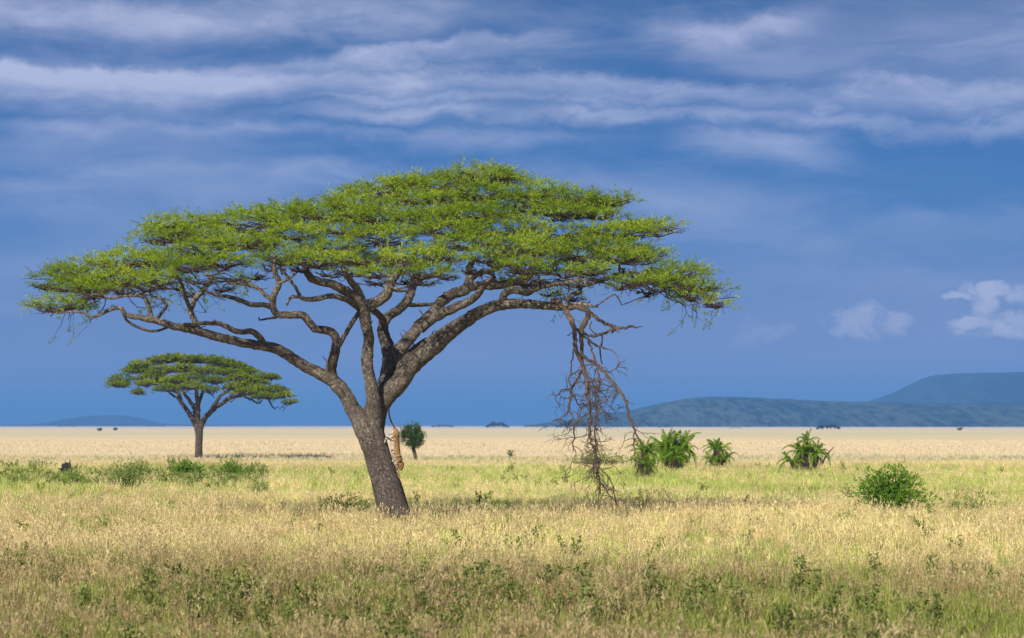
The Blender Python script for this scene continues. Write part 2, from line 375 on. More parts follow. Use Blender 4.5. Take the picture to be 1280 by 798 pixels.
# ------------------------------------------------------------ grass (one scattered sheet of tufts)
def grass():
    m, g = material('grass_blade')
    tint = g.n('ShaderNodeAttribute', attribute_name='gcol', attribute_type='INSTANCER').outputs['Vector']
    h = g.n('ShaderNodeAttribute', attribute_name='tone').outputs['Fac']     # per blade
    hh = g.n('ShaderNodeAttribute', attribute_name='head').outputs['Fac']    # 1 on seed heads
    var = g.m('ADD', .55, g.m('MULTIPLY', h, .9))
    col = g.vm('MULTIPLY', tint, g.xyz(var, var, var))
    col = g.mix(g.m('MULTIPLY', hh, .35), col, (.66, .54, .30))
    finish(m, g, leafy(g, col, .30))
    mh, g = material('herb_leaf')
    h = g.n('ShaderNodeAttribute', attribute_name='tone').outputs['Fac']
    tint = g.n('ShaderNodeAttribute', attribute_name='gcol', attribute_type='INSTANCER').outputs['Vector']
    var = g.m('ADD', .5, h)
    finish(mh, g, leafy(g, g.vm('MULTIPLY', tint, g.xyz(var, var, var)), .25))
    lib = bpy.data.collections.new('grass_tufts')
    r = np.random.default_rng(3)
    def tuft(i, nb, height, spread, wid, heads, lean):
        V = []; Fq = []; T = []; tone = []; head = []
        for b in range(nb):
            a = r.uniform(0, 6.28); rad = spread*math.sqrt(r.uniform()); p = np.array([math.cos(a)*rad, math.sin(a)*rad, -.03])
            hgt = height*r.uniform(.55, 1.1); la = r.uniform(0, 6.28); l = lean*r.uniform(.2, 1.2)*hgt
            d = np.array([math.cos(la), math.sin(la), 0]); fa = r.uniform(0, 6.28); s = np.array([math.cos(fa), math.sin(fa), 0])*wid*r.uniform(.6, 1.3)*.5
            tn = r.uniform(); n0 = len(V)
            for t, wf in ((0, 1), (.4, .9), (.75, .6)):
                c = p + np.array([0, 0, hgt*(t-.12*t*t*lean)]) + d*l*t**1.8
                V += [c-s*wf, c+s*wf]; 
            V.append(p + np.array([0, 0, hgt*(1-.15*lean)]) + d*l)
            tone += [tn]*7; head += [0]*7
            Fq += [(n0, n0+1, n0+3, n0+2), (n0+2, n0+3, n0+5, n0+4)]; T.append((n0+4, n0+5, n0+6))
            if r.uniform() < heads:
                c = V[-1]; 
                for q in range(3):
                    n0 = len(V); e = unit(d*.5 + np.array([0, 0, 1.0]) + r.normal(size=3)*.35); L = .11*height*r.uniform(.7, 1.3)
                    s2 = unit(np.cross(e, r.normal(size=3)))*.012; c2 = c - np.array([0, 0, q*.04*height])
                    V += [c2, c2+e*L*.5+s2, c2+e*L, c2+e*L*.5-s2]; tone += [tn]*4; head += [1]*4; Fq.append((n0, n0+1, n0+2, n0+3))
        me = new_mesh('grass_tuft', np.array(V), [np.array(Fq), np.array(T)], m, {'tone': tone, 'head': head}, smooth=False)
        o = bpy.data.objects.new(f'{i:02d}_tuft', me); lib.objects.link(o)
    for i in range(4): tuft(i, 34, .62, .16, .013, .25, .45)          # straw with seed heads
    for i in range(4, 7): tuft(i, 28, .50, .15, .020, .05, .38)       # leafy green
    for i in range(7, 9): tuft(i, 16, .82, .20, .012, .9, .30)        # tall seeding stems
    for i in range(9, 12):                                            # broad-leaved herbs
        nst = 5; B = []; A = []; L = []
        for q in range(nst):
            a = r.uniform(0, 6.28); d = unit(np.array([math.cos(a)*.35, math.sin(a)*.35, 1.0])); H = r.uniform(.45, .8)
            for t in np.linspace(.1, 1, 9):
                B.append(d*H*t); e = r.uniform(0, 6.28); A.append([math.cos(e), math.sin(e), .6]); L.append(.10)
        V, Fq, c = sprays(np.array(B), np.array(A), np.array(L), 5, .10, .05, r)
        me = new_mesh('herb', V, Fq, mh, {'tone': c}, smooth=False)
        o = bpy.data.objects.new(f'{i:02d}_herb', me); lib.objects.link(o)
    # where: density falls with distance as tufts overlap more and more along the line of sight
    segs = [(27, 45, 10.5), (45, 70, 9.0), (70, 105, 6.0), (105, 150, 4.6), (150, 215, 3.3), (215, 330, 1.7), (330, 620, .55)]
    PX = []; PY = []
    for a, b, den in segs:
        wdt = lambda y: .205*y + 4.0
        n = int(den*(b-a)*(wdt(a)+wdt(b)))
        y = rs.uniform(a, b, n*2); x = rs.uniform(-1, 1, n*2)*wdt(b); k = np.abs(x) < wdt(y); PX.append(x[k][:n]); PY.append(y[k][:n])
    x = np.concatenate(PX); y = np.concatenate(PY)
    # clumping: thin out where a fine noise is low
    cl = fbm(x*.9, y*.9, 77); k = rs.uniform(size=len(x)) < np.clip(.62+1.2*(cl-.3), .6, 1); x = x[k]; y = y[k]; cl = cl[k]
    near = (x - P(492, 648, D0)[0])**2 + (y-D0)**2 < .40**2
    x = x[~near]; y = y[~near]; cl = cl[~near]; n = len(x)
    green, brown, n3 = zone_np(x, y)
    u = rs.uniform(size=n)
    isg = u < green
    var = np.where(isg, rs.integers(4, 7, n), rs.integers(0, 4, n))
    tall = (rs.uniform(size=n) < .16) & (y < 110); var = np.where(tall & ~isg, rs.integers(7, 9, n), var)
    hz = np.interp(y, [27, 40, 46, 60, 66, 74, 110, 200, 215], [.03, .045, .075, .065, .03, .010, .008, .008, 0])
    hz = hz + .13*((y > 140) & (y < 212) & (x < -.085*y))
    herb = rs.uniform(size=n) < hz*np.clip((fbm(x*.35, y*.25, 55)-.40)*7, 0, 2.2); var = np.where(herb, rs.integers(9, 12, n), var)
    straw = np.array([.80, .69, .305]); pink = np.array([.80, .63, .33]); gr = np.array([.56, .59, .17]); gr2 = np.array([.34, .44, .10]); br_shaded = np.array([.27, .195, .09])
    q = rs.uniform(size=(n, 1)); f = np.clip(n3*1.3-.28+rs.normal(0, .18, n), 0, 1)[:, None]
    dry = straw*(1-f)+pink*f
    fb = np.clip(brown+rs.normal(0, .15, n), 0, 1)[:, None]; dry = dry*(1-fb)+br_shaded*fb  # foreground browning also puts the cloud shadow into the blade colour
    gg = gr*(1-q*.6)+gr2*q*.6; gr_shaded = np.array([.19, .21, .05]); gg = gg*(1-fb*.85)+gr_shaded*fb*.85
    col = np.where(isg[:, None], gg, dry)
    far = np.clip((y-230)/60, 0, 1)[:, None]; farc = np.where(isg[:, None], [.40, .42, .20], [.76, .62, .41]); col = col*(1-far)+farc*far
    hc = np.array([.13, .18, .04])*(1-q) + np.array([.25, .31, .07])*q; herb_shaded = np.array([.10, .085, .045]); hc = hc*(1-fb*.3)+herb_shaded*fb*.3  # near herbs take a little of the same painted shade
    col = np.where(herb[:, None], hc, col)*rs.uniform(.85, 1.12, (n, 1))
    sc = rs.uniform(.62, 1.2, n)*(.62+.75*fbm(x*.22+5, y*.16, 88))*np.interp(y, [27, 45, 100, 215, 222, 330, 620], [1.0, .95, .92, 1.1, .55, .6, .7])
    sc = np.where(herb, sc*.85, sc)
    me = bpy.data.meshes.new('grass'); me.vertices.add(n)
    co = np.stack([x, y, ground_z(x, y)], 1).astype(np.float32); me.vertices.foreach_set('co', co.ravel())
    for nm, a, t in (('variant', var.astype(np.int32), 'INT'), ('size', sc.astype(np.float32), 'FLOAT')):
        at = me.attributes.new(nm, t, 'POINT'); at.data.foreach_set('value', a)
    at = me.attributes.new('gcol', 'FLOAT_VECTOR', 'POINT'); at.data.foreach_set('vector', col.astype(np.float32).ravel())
    rot = np.stack([rs.normal(0, .07, n), rs.normal(0, .07, n), rs.uniform(0, 6.28, n)], 1).astype(np.float32)
    at = me.attributes.new('turn', 'FLOAT_VECTOR', 'POINT'); at.data.foreach_set('vector', rot.ravel())
    me.materials.append(m)
    o = obj('grass', me, kind='stuff')
    ng = bpy.data.node_groups.new('scatter_grass', 'GeometryNodeTree')
    ng.interface.new_socket('Geometry', in_out='INPUT', socket_type='NodeSocketGeometry')
    ng.interface.new_socket('Geometry', in_out='OUTPUT', socket_type='NodeSocketGeometry')
    N = ng.nodes; Lk = ng.links; gi = N.new('NodeGroupInput'); go = N.new('NodeGroupOutput')
    ci = N.new('GeometryNodeCollectionInfo'); ci.inputs['Collection'].default_value = lib
    ci.inputs['Separate Children'].default_value = True; ci.inputs['Reset Children'].default_value = True
    ip = N.new('GeometryNodeInstanceOnPoints'); ip.inputs['Pick Instance'].default_value = True
    def attr(nm, t):
        a = N.new('GeometryNodeInputNamedAttribute'); a.data_type = t; a.inputs[0].default_value = nm; return a.outputs[0]
    er = N.new('FunctionNodeEulerToRotation'); Lk.new(attr('turn', 'FLOAT_VECTOR'), er.inputs[0])
    Lk.new(gi.outputs[0], ip.inputs['Points']); Lk.new(ci.outputs[0], ip.inputs['Instance'])
    Lk.new(attr('variant', 'INT'), ip.inputs['Instance Index']); Lk.new(attr('size', 'FLOAT'), ip.inputs['Scale']); Lk.new(er.outputs[0], ip.inputs['Rotation'])
    Lk.new(ip.outputs[0], go.inputs[0])
    md = o.modifiers.new('scatter', 'NODES'); md.node_group = ng
    print('grass tufts', n)
grass()

# ------------------------------------------------------------ far hills
def ridge(name, prof, Y0, depth, mat, seed, rough, step=60.):
    """prof: photo pixels of the skyline; built as a real rounded ridge of that depth"""
    pts = np.array([P(px, py, Y0) for px, py in prof]); xs = np.arange(pts[0, 0], pts[-1, 0], step)
    top = np.interp(xs, pts[:, 0], pts[:, 2]); ts = np.linspace(-1, 1, 41)
    X = xs[None, :]*np.ones((41, 1)); Y = Y0 + ts[:, None]*depth*np.ones_like(X)
    sh = np.clip(1-np.abs(ts)**2.2, 0, 1)[:, None]
    gul = fbm(X/900., Y/500.+seed, seed)-.5
    Z = top[None, :]*np.clip(sh*(1+gul*.5*(1-sh)), 0, 1) + rough*(fbm(X/130., Y/130., seed+5)-.5)*sh - 2
    n, k = X.shape; i = np.arange(n-1)[:, None]*k; j = np.arange(k-1)[None, :]
    Q = np.stack([i+j, i+j+1, i+k+j+1, i+k+j], -1).reshape(-1, 4)
    return obj(name, new_mesh(name, np.stack([X, Y, Z], -1).reshape(-1, 3), Q, mat), kind='structure')
def hill_material(name, a, b, s):
    m, g = material(name); pos = g.n('ShaderNodeNewGeometry').outputs['Position']
    n1 = g.noise(g.vm('MULTIPLY', pos, (1, .10, 1.0)), s, 6, .7); n2 = g.noise(g.vm('MULTIPLY', pos, (1, .15, 1)), s*.12, 4, .6)
    f = g.m('ADD', g.m('MULTIPLY', n1, .7), g.m('MULTIPLY', n2, .3))
    d = g.n('ShaderNodeBsdfDiffuse'); g.put(d.inputs[0], g.mix(g.rng(f, .42, .60), a, b)); return finish(m, g, d.outputs[0])
ridge('hill', [(655, 532.5), (680, 529), (700, 526.5), (740, 520), (775, 516), (800, 511), (830, 503), (860, 498), (885, 496.5), (930, 497), (960, 498), (1000, 499.5), (1090, 503.5), (1180, 504), (1290, 505), (1500, 507), (1800, 512), (2300, 520)],
      8000, 1300, hill_material('wooded_hill', (.012, .025, .02), (.085, .105, .07), .05), 4, 14, 50.)
ridge('mesa', [(1030, 520), (1085, 505), (1115, 495), (1135, 488), (1150, 480.5), (1162, 474), (1168, 471.5), (1171, 468), (1180, 467), (1230, 466), (1290, 465.5), (1500, 465), (1750, 467), (1800, 480), (1900, 500), (2100, 520)],
      11800, 1900, hill_material('far_mesa', (.008, .016, .02), (.045, .06, .05), .03), 11, 12)
ridge('distant_hill', [(-100, 532), (40, 531.5), (78, 529.5), (96, 525), (112, 520.5), (128, 519), (150, 519), (160, 521), (172, 525.5), (186, 529.5), (230, 531), (330, 532)], 14500, 1400, hill_material('distant_hill', (.02, .03, .03), (.05, .06, .05), .01), 17, 8)

# ------------------------------------------------------------ big acacia
def limb_pts(tr, Y0, sgn=1):
    """tr: (px, py, radius px, depth m)"""
    return np.array([[*P(px, py, Y0+d), r*(Y0+d)/F] for px, py, r, d in tr])

TRUNK = [(500, 682, 27, 0), (497, 668, 25, 0), (494.5, 655, 22.8, 0), (491.5, 642, 20.6, 0), (488.5, 625, 18.3, 0), (482, 602, 17.4, 0), (474, 577, 16.2, 0), (467, 552, 15.8, 0), (463.5, 540, 16.6, 0), (465, 528, 16.5, .1), (468.5, 516, 15, .2), (474, 502, 13.5, .4), (480, 488, 12, .5), (484, 476, 9, .6)]
LIMBS = [
 [(473, 580, 10, 0), (467, 562, 12.5, -.05), (460, 545, 14, -.1), (452, 529, 13, -.2), (446, 518, 11.2, -.2), (440, 509, 10, -.2), (432, 494, 9.5, -.2), (421, 480, 9.3, -.3), (405, 470, 8.6, -.3), (380, 457.5, 7.8, -.5), (355, 441, 7.2, -.8), (337, 434, 6.8, -1), (305, 429, 6.2, -1.2), (270, 421, 6, -1.6), (242, 413, 5.6, -2), (217, 408, 5, -2.3), (195, 401, 4.7, -2.5), (175, 397, 4, -2.6), (157, 394, 3.5, -2.7), (153, 387, 3.0, -2.8), (146, 385, 2.6, -2.8), (135, 389, 2.4, -2.9), (115, 397, 2, -3), (104, 391, 1.7, -3), (90, 390, 1.4, -3), (70, 392, 1, -3)],
 [(432, 496, 5, -.3), (421, 483, 7.5, -.4), (414, 466, 7.2, -.5), (416, 450, 6.8, -.8), (420, 434, 6.3, -1), (419, 421, 5.8, -1.1), (411, 414, 5.6, -1.2), (394, 411, 5.3, -1.3), (386, 402, 5.2, -1.4), (378, 394, 5.2, -1.5), (362, 394, 5, -1.7), (347, 393, 5, -1.8), (341, 384, 4.5, -1.9), (343, 368, 4.4, -2.1), (349, 354, 3.9, -2.3), (344, 342, 3.5, -2.5), (343, 325, 2.5, -2.7)],
 [(466, 545, 8, -.1), (468, 525, 11, -.2), (468, 507, 10.5, -.4), (466, 492, 9, -.6), (462, 472, 8, -.8), (459, 450, 8, -1), (461, 425, 7.2, -1.2), (457, 403, 7.8, -1.4), (455, 386, 8.4, -1.6), (450, 376, 8, -1.7), (434, 366, 7, -1.9), (414, 355, 6, -2.3), (393, 350, 5.4, -2.6), (384, 341, 4.6, -3), (378, 326, 3.5, -3.3)],
 [(455, 385, 7, -1.5), (463, 380, 7, -1.6), (473, 377, 6.8, -1.7), (483, 368, 6.6, -1.8), (488, 354, 6.3, -2), (496, 343, 5, -2.2), (503, 328, 4, -2.4)],
 [(453, 382, 6, -1.6), (449, 366, 5, -1.8), (437, 350, 4.3, -2.2), (428, 334, 3.2, -2.6)],
 [(468, 530, 8, .2), (475, 505, 11, .4), (484, 478, 11.5, .6), (488, 452, 11, .8), (485, 434, 8.8, 1), (480, 420, 8.2, 1.2), (479, 406, 7.2, 1.3), (486, 396, 6.4, 1.5), (496, 389, 6.3, 1.7), (508, 377, 6.2, 2), (515, 364, 5.8, 2.3), (518, 350, 5.2, 2.6), (524, 334, 4, 3)],
 [(481, 410, 5.5, 1.3), (475, 395, 4.4, 1), (464, 386, 4, -.6)],
 [(480, 500, 7, .4), (487, 476, 10, .5), (494, 448, 8.8, .9), (502, 434, 8.3, 1.2), (511, 424, 8.2, 1.5), (524, 408, 8, 2), (541, 391, 7.8, 2.4), (553, 376, 7.6, 2.8), (567, 367, 7.2, 3.1), (582, 362, 7.4, 3.4), (587, 350, 6.4, 3.6), (586, 338, 5, 3.9), (592, 322, 3.8, 4.2)],
 [(526, 412, 5.5, 1.2), (538, 401, 6, 1), (553, 392, 6.2, .8), (570, 384, 6.2, .6), (586, 377, 5.4, .3), (597, 369, 4.8, 0), (606, 356, 4, -.4), (618, 346, 3.4, -.8)],
 [(463, 550, 8, .1), (465.5, 532, 11, .1), (470.5, 515, 11.8, .05), (480, 499, 12.6, 0), (487, 490, 12.8, 0), (499, 478, 12.5, -.1), (512, 460, 11.3, -.3), (528, 446, 10.6, -.5), (547, 431, 10.2, -.7), (564, 415, 9.8, -.9), (582, 401, 9.2, -1), (604, 388, 8.3, -1.2), (628, 381, 7.6, -1.4), (654, 380, 6.6, -1.6), (680, 382, 6, -1.8), (700, 384, 5.2, -2), (714, 384, 4.6, -2), (728, 380, 3.6, -2.1), (738, 382.5, 2.2, -2.1), (748, 384, .7, -2.2)],
 [(490, 484, 5, .3), (500, 464, 7, .3), (510, 445, 5.6, .4), (526, 431, 5, .3), (542, 422, 4.8, .1), (558, 411, 4.8, -.4), (572, 402, 4.5, -.8)],
 [(588, 360, 5, 3.4), (600, 357, 5.2, 3.2), (614, 358, 5, 3), (630, 356, 4.8, 2.8), (647, 352, 5, 2.6), (659, 346, 6.2, 2.4), (666, 335, 4.4, 2.3), (674, 322, 3.2, 2.2)],
 [(631, 383, 5.6, -1.4), (628, 372, 5.0, -1.5), (634, 364.5, 4.7, -1.5), (647, 363, 4.6, -1.6), (658, 367, 4.2, -1.7), (668, 362, 3.6, -1.9), (684, 357, 3.0, -2.2), (705, 354, 2.6, -2.6), (730, 350, 2.1, -3)],
 [(712, 384, 3.6, -2), (709, 375, 3, -2.1), (716, 369, 3, -2.2), (725, 365, 2.8, -2.2), (727, 357, 2.8, -2.1), (740, 354, 2.6, -2), (756, 350, 2.4, -1.9), (773, 342, 2.2, -1.8), (796, 342, 1.9, -1.7), (815, 349, 1.5, -1.6), (838, 352, 1.2, -1.5), (866, 362, .9, -1.4)],
 [(333, 434, 4.6, -1), (324, 421, 4.2, -1.1), (314, 414, 3.8, -1.3), (300, 415, 3.6, -1.4), (289, 412, 3.5, -1.6), (276, 405, 3.2, -1.8), (258, 404, 3, -2), (243, 406, 2.8, -2.1), (230, 406, 2.4, -2.3)],
 [(247, 412, 4, -2), (243, 399, 3.8, -1.9), (239, 387, 3.8, -1.7), (245, 372, 3.8, -1.5), (257, 360, 3.4, -1.2), (266, 345, 2.6, -.9)],
 [(239, 389, 2.7, -1.8), (232, 372, 2.6, -2.2), (227, 355, 2.3, -2.6), (218, 340, 1.8, -3)],
 [(190, 400, 3, -2.5), (186, 384, 3, -2.6), (180, 372, 2.8, -2.7), (168, 369, 2.5, -2.8), (154, 370, 2.2, -2.9), (138, 373, 1.8, -3), (120, 370, 1.4, -3.1)],
 [(196, 400, 2.3, -2.4), (202, 391, 2.2, -2), (208, 382, 2, -1.8), (201, 374, 1.8, -1.5), (190, 370, 1.6, -1.2)],
 [(154, 388, 1.5, -2.7), (158, 400, 1.7, -2.5), (170, 408, 1.8, -2.4), (183, 413, 1.8, -2.3), (198, 413.5, 1.7, -2.2), (210, 409, 1.7, -2.2)],
 [(342, 385, 3.3, -1.8), (330, 381, 3.3, -2.2), (315, 381, 3.3, -2.6), (301, 376, 3, -3), (285, 371, 2.6, -3.2), (268, 368, 2, -3.4), (250, 360, 1.5, -3.6)],
 [(343, 377, 2.8, -2), (334, 371, 2.8, -1.6), (324, 362, 2.6, -1.2), (310, 356, 2.4, -.8), (285, 354, 1.9, -.4)],
 [(424, 432, 3.2, -1), (431, 419, 3, -1.2), (438, 407, 3, -1.3), (446, 394, 3, -1.4), (452, 386, 3, -1.5)],
 [(448, 385, 4.2, -1.5), (440, 379, 3.8, -2), (430, 373.5, 3.6, -2.4), (413, 370, 3.5, -2.8), (398, 374, 3.5, -3.1), (383, 374.5, 3.2, -3.3), (372, 371, 2.5, -3.4), (363, 373, 2.1, -3.5), (358.5, 382, 1.4, -3.5)],
 [(376, 372, 2.2, -3.3), (370, 360, 2, -3.3), (361, 348, 1.9, -3.3), (352, 336, 1.5, -3.4)],
 [(347, 355, 2.2, -2.3), (360, 349, 2, -2.5), (371, 340, 1.7, -2.8)],
 [(345, 397, 2, -1.7), (335, 398.5, 1.4, -1.9), (324, 400, 1.2, -2), (323.5, 397, 1, -2)],
 [(505, 380, 3, 1.8), (516, 381.5, 2.8, 2.2), (530, 381, 2.6, 2.6), (546, 380, 2.4, 2.8)],
 [(520, 352, 3.6, 2.5), (532, 346, 3.2, 2), (548, 342, 2.8, 1.4), (562, 334, 2.2, .8)],
 [(585, 352, 3.6, 3.6), (600, 342, 3.2, 4.6), (622, 336, 2.8, 5.4), (640, 322, 2.2, 6)],
]
DEAD = [
 [(690, 376, 4, -2), (696, 376, 4.5, -2.15), (704, 385, 4.6, -2.3), (712, 397, 4.4, -2.4), (718, 410, 4, -2.5), (718, 426, 3.5, -2.5), (723, 445, 3.5, -2.5), (729.5, 460, 3.4, -2.5), (734, 475, 3, -2.6), (734, 492, 2.7, -2.6), (737, 510, 2.4, -2.6), (738, 534, 2, -2.6), (737, 549, 2, -2.5), (744, 563, 1.9, -2.5), (745.5, 581, 1.8, -2.5), (748, 598, 1.5, -2.5), (750, 613, .9, -2.5)],
 [(706, 385, 4.2, -2), (716, 382.5, 4.5, -2.1), (727, 385, 4.3, -2.2), (735, 392, 4.6, -2.2), (732, 402, 4.3, -2.2), (727, 411, 4, -2.2), (727, 427, 3.5, -2.3), (728.5, 448, 2.8, -2.4)],
 [(735, 390, 3, -2.2), (740, 393, 2.9, -2.3), (746, 398, 2.8, -2.5), (754, 403, 2.7, -2.7), (765, 406.5, 2.6, -2.9), (773, 410, 2.5, -3), (788, 409, 1.9, -3.2), (803, 408.5, .6, -3.3)],
 [(722, 412, 2.6, -2.3), (733, 418.5, 2.4, -2.2), (746, 419.5, 2.5, -2.5), (759, 415.5, 2.5, -2.8), (771, 410, 2.5, -3)],
 [(765, 417, 1.5, -2.8), (768, 414, 1.6, -2.9), (775, 414.5, .7, -3)],
 [(746, 418, 1.4, -2.4), (739, 413, 1.3, -2.2), (738, 406, 1.3, -2.2), (740, 402, 1.2, -2.2)],
 [(752, 419, 1.7, -2.6), (753.5, 427, 1.6, -2.5), (750, 434, 1.5, -2.4), (751, 445, 1.3, -2.3), (753, 455, 1.1, -2.3)],
 [(726, 410, 2.4, -2.3), (733, 422.6, 2.2, -2.4), (744.5, 432, 2.1, -2.6), (752, 434, 1.7, -2.8), (761, 439, 1.1, -3), (769, 440.5, 1, -3.1), (773, 449, .9, -3.2), (770, 460, .8, -3.2), (763, 464, .7, -3.1)],
 [(727, 443, 2.4, -2.4), (735, 450, 2.8, -2.5), (746, 456.5, 2.9, -2.7), (761, 471.5, 2.8, -3), (772.7, 486.5, 2.7, -3.2), (781, 500, 2.5, -3.3), (785, 512, 2.2, -3.4), (789.6, 528, 2, -3.4), (794, 542, 1.8, -3.4), (800, 551, .9, -3.4)],
 [(793, 541, 1.3, -3.4), (793, 558, 1.1, -3.3), (794, 575, 1, -3.3), (797, 601, .7, -3.3)],
 [(788, 522, 1.2, -3.4), (796, 534, .7, -3.5)],
 [(781, 500, 1.3, -3.3), (787, 503, .9, -3.4), (793, 505, .5, -3.5)],
 [(729.5, 458, 2.7, -2.5), (726, 467, 2.5, -2.3), (720, 477, 2.4, -2.1), (714.5, 485, 2.3, -2), (713.5, 498, 2.1, -1.9), (711.5, 509, 1.9, -1.9), (709, 516, 1.3, -1.8), (701, 524, 1.1, -1.7), (691, 527, .7, -1.6)],
 [(712, 508, 1.7, -1.9), (716, 526, 1.6, -2), (718, 545, 1.4, -2), (716, 565, .8, -2.1)],
 [(715, 537, 1, -2), (706, 544, .6, -2)],
 [(714.5, 485, 1.3, -2), (703, 489, 1.1, -1.8), (694, 498, .8, -1.7)],
 [(717, 436, 1.4, -2.5), (714, 455, 1.3, -2.5), (711.6, 475, 1.3, -2.4), (716, 490, 1.2, -2.4), (721, 504, 1.1, -2.3), (729.5, 505, 1, -2.3), (728, 509, .7, -2.3)],
 [(718, 414, 1.1, -2.5), (709, 419.5, .8, -2.6)],
 [(735, 426, 1.8, -2.4), (742, 445, 1.9, -2.7), (748, 460, 2, -2.8), (750, 475, 2, -2.9), (747, 490, 1.9, -2.9), (746, 509, 1.9, -2.9), (744, 538, 1.8, -2.9), (744.5, 556, 1.6, -2.9), (750, 583, 1.5, -2.8), (763, 600, 1.3, -2.8), (769, 620, 1.4, -2.8), (773, 645, 1.0, -2.8)],
 [(752, 605, 1.1, -2.5), (758, 614, 1, -2.5), (766, 624, .7, -2.5)],
 [(745, 575, 1.2, -2.5), (742, 590, 1, -2.5), (743, 603, .7, -2.5)],
 [(733, 470, 1.3, -2.6), (741, 478, 1.1, -2.8), (748, 474, .9, -3)],
 [(724, 462, 1.1, -2.4), (716, 467, 1, -2.3), (712, 470, .7, -2.2)],
]
def tree_base(Y0, px): x = (px-640)/F*Y0; return np.array([x, Y0, float(ground_z(x, Y0))])

tb = tree_base(D0, 492)
acacia = thing('acacia_tree', 'large leaning umbrella acacia with a wide flat green crown and a leopard on its trunk', 'tree', tb, 'umbrella acacias')
T = Tubes(); p = catmull(limb_pts(TRUNK, D0), 60)
T.add(p[:, :3], p[:, 3], 60, .045, .045)
for a, r0, ln in ((200, .16, .55), (-20, .19, .6), (250, .15, .5), (300, .14, .5), (80, .2, .5), (140, .17, .45)):     # root flare at the foot
    q = np.array([math.cos(math.radians(a)), math.sin(math.radians(a)), 0]); b0 = P(492, 644, D0)
    pts = np.array([b0 + q*.25 + [0, 0, .35], b0 + q*.42 + [0, 0, -.15], b0 + q*(.42+ln*.45) - [0, 0, .55], b0 + q*(.5+ln*.8) - [0, 0, .9]])
    pp = catmull(np.c_[pts, [r0*.5, r0*1.05, r0*.95, r0*.4]], 10); T.add(pp[:, :3], pp[:, 3], 14, .05, .05)
T.build('trunk', M_trunk, acacia, origin=tb)
limb_nodes = []
T = None
for tr in LIMBS:
    L3 = limb_pts(tr, D0); Ln = np.linalg.norm(np.diff(L3[:, :3], axis=0), axis=1).sum()
    p = catmull(L3, max(8, int(Ln/.11)))
    p[2:-1, :3] += rs.normal(0, 1, (len(p)-3, 3))*np.minimum(p[2:-1, 3:4]*.09, .010)
    sides = 28 if tr[0][2] > 9 else 18 if tr[0][2] > 4 else 10
    T = Tubes(); T.add(p[:, :3], p[:, 3]*np.interp(np.arange(len(p)), [0, 12, 30], [1.0, .96, .90]), sides, .028, .042)
    if tr[0][2] > 3.5:          # broken twig stubs along the limb
        for _ in range(int(Ln*.7)):
            i = rs.integers(4, len(p)-2); d = unit(rs.normal(size=3)+[0, 0, .9]); s0 = p[i, :3]; h = p[i, 3]+rs.uniform(.08, .28)
            T.add(np.array([s0, s0+d*h*.6, s0+d*h+rs.normal(0, .04, 3)]), [.03, .022, .012], 6)
    T.build('limb', M_bark, acacia, origin=tb)
    for i in range(0, len(p), 2): limb_nodes.append((p[i, :3], p[i, 3], i/len(p)))

T = Tubes(); dead_nodes = []
for tr in DEAD:
    L3 = limb_pts(tr, D0); Ln = np.linalg.norm(np.diff(L3[:, :3], axis=0), axis=1).sum(); n = max(6, int(Ln/.10)); p = catmull(L3, n)
    p[1:-1, :3] += rs.normal(0, .02, (n-2, 3)); T.add(p[:, :3], p[:, 3]*(.80 if tr[0][1] < 400 else .70), 10 if tr[0][2] > 2 else 6, .03, .07)
    if tr[-1][1] > 455:
        for q in p: 
            py = 532 - (q[2]-EYE)/q[1]*F
            if 452 < py < 622: dead_nodes.append((q[:3], q[3], py))
def wig(start, d0, length, r0, depth, T, down=.35, spread=.6):
    """crooked dead twig that forks"""
    n = max(4, int(length/.085)); p = [start]; d = unit(d0)
    for i in range(n):
        d = unit(d + rs.normal(0, .30, 3) + np.array([0, 0, -down*.25])); p.append(p[-1]+d*length/n)
        if depth > 0 and rs.uniform() < .34: wig(p[-1], unit(d+rs.normal(0, spread, 3)), length*rs.uniform(.35, .65), r0*.68, depth-1, T, down, spread)
    T.add(np.array(p), np.linspace(r0, r0*.45, len(p)), 4)
for k in range(215):
    c, r_, py = dead_nodes[rs.integers(len(dead_nodes))]; x_ = 640 + c[0]/c[1]*F
    if x_ > 776 and rs.uniform() < .9: continue
    if x_ < 722 and rs.uniform() < .7: continue
    dd = np.array([rs.normal(0, .9), rs.normal(0, .6), rs.uniform(-1.2, .2)])
    dd[0] = abs(dd[0])*.8 - .15 if x_ < 735 else dd[0]+.15
    wig(c, dd, rs.uniform(.4, 1.2)*(1.0 if 475 < py < 595 else .6), .015, 2, T)
db = T.build('dead_branch', M_dead, acacia, origin=tb); db['label'] = 'bare broken limb hanging down with tangled twigs'

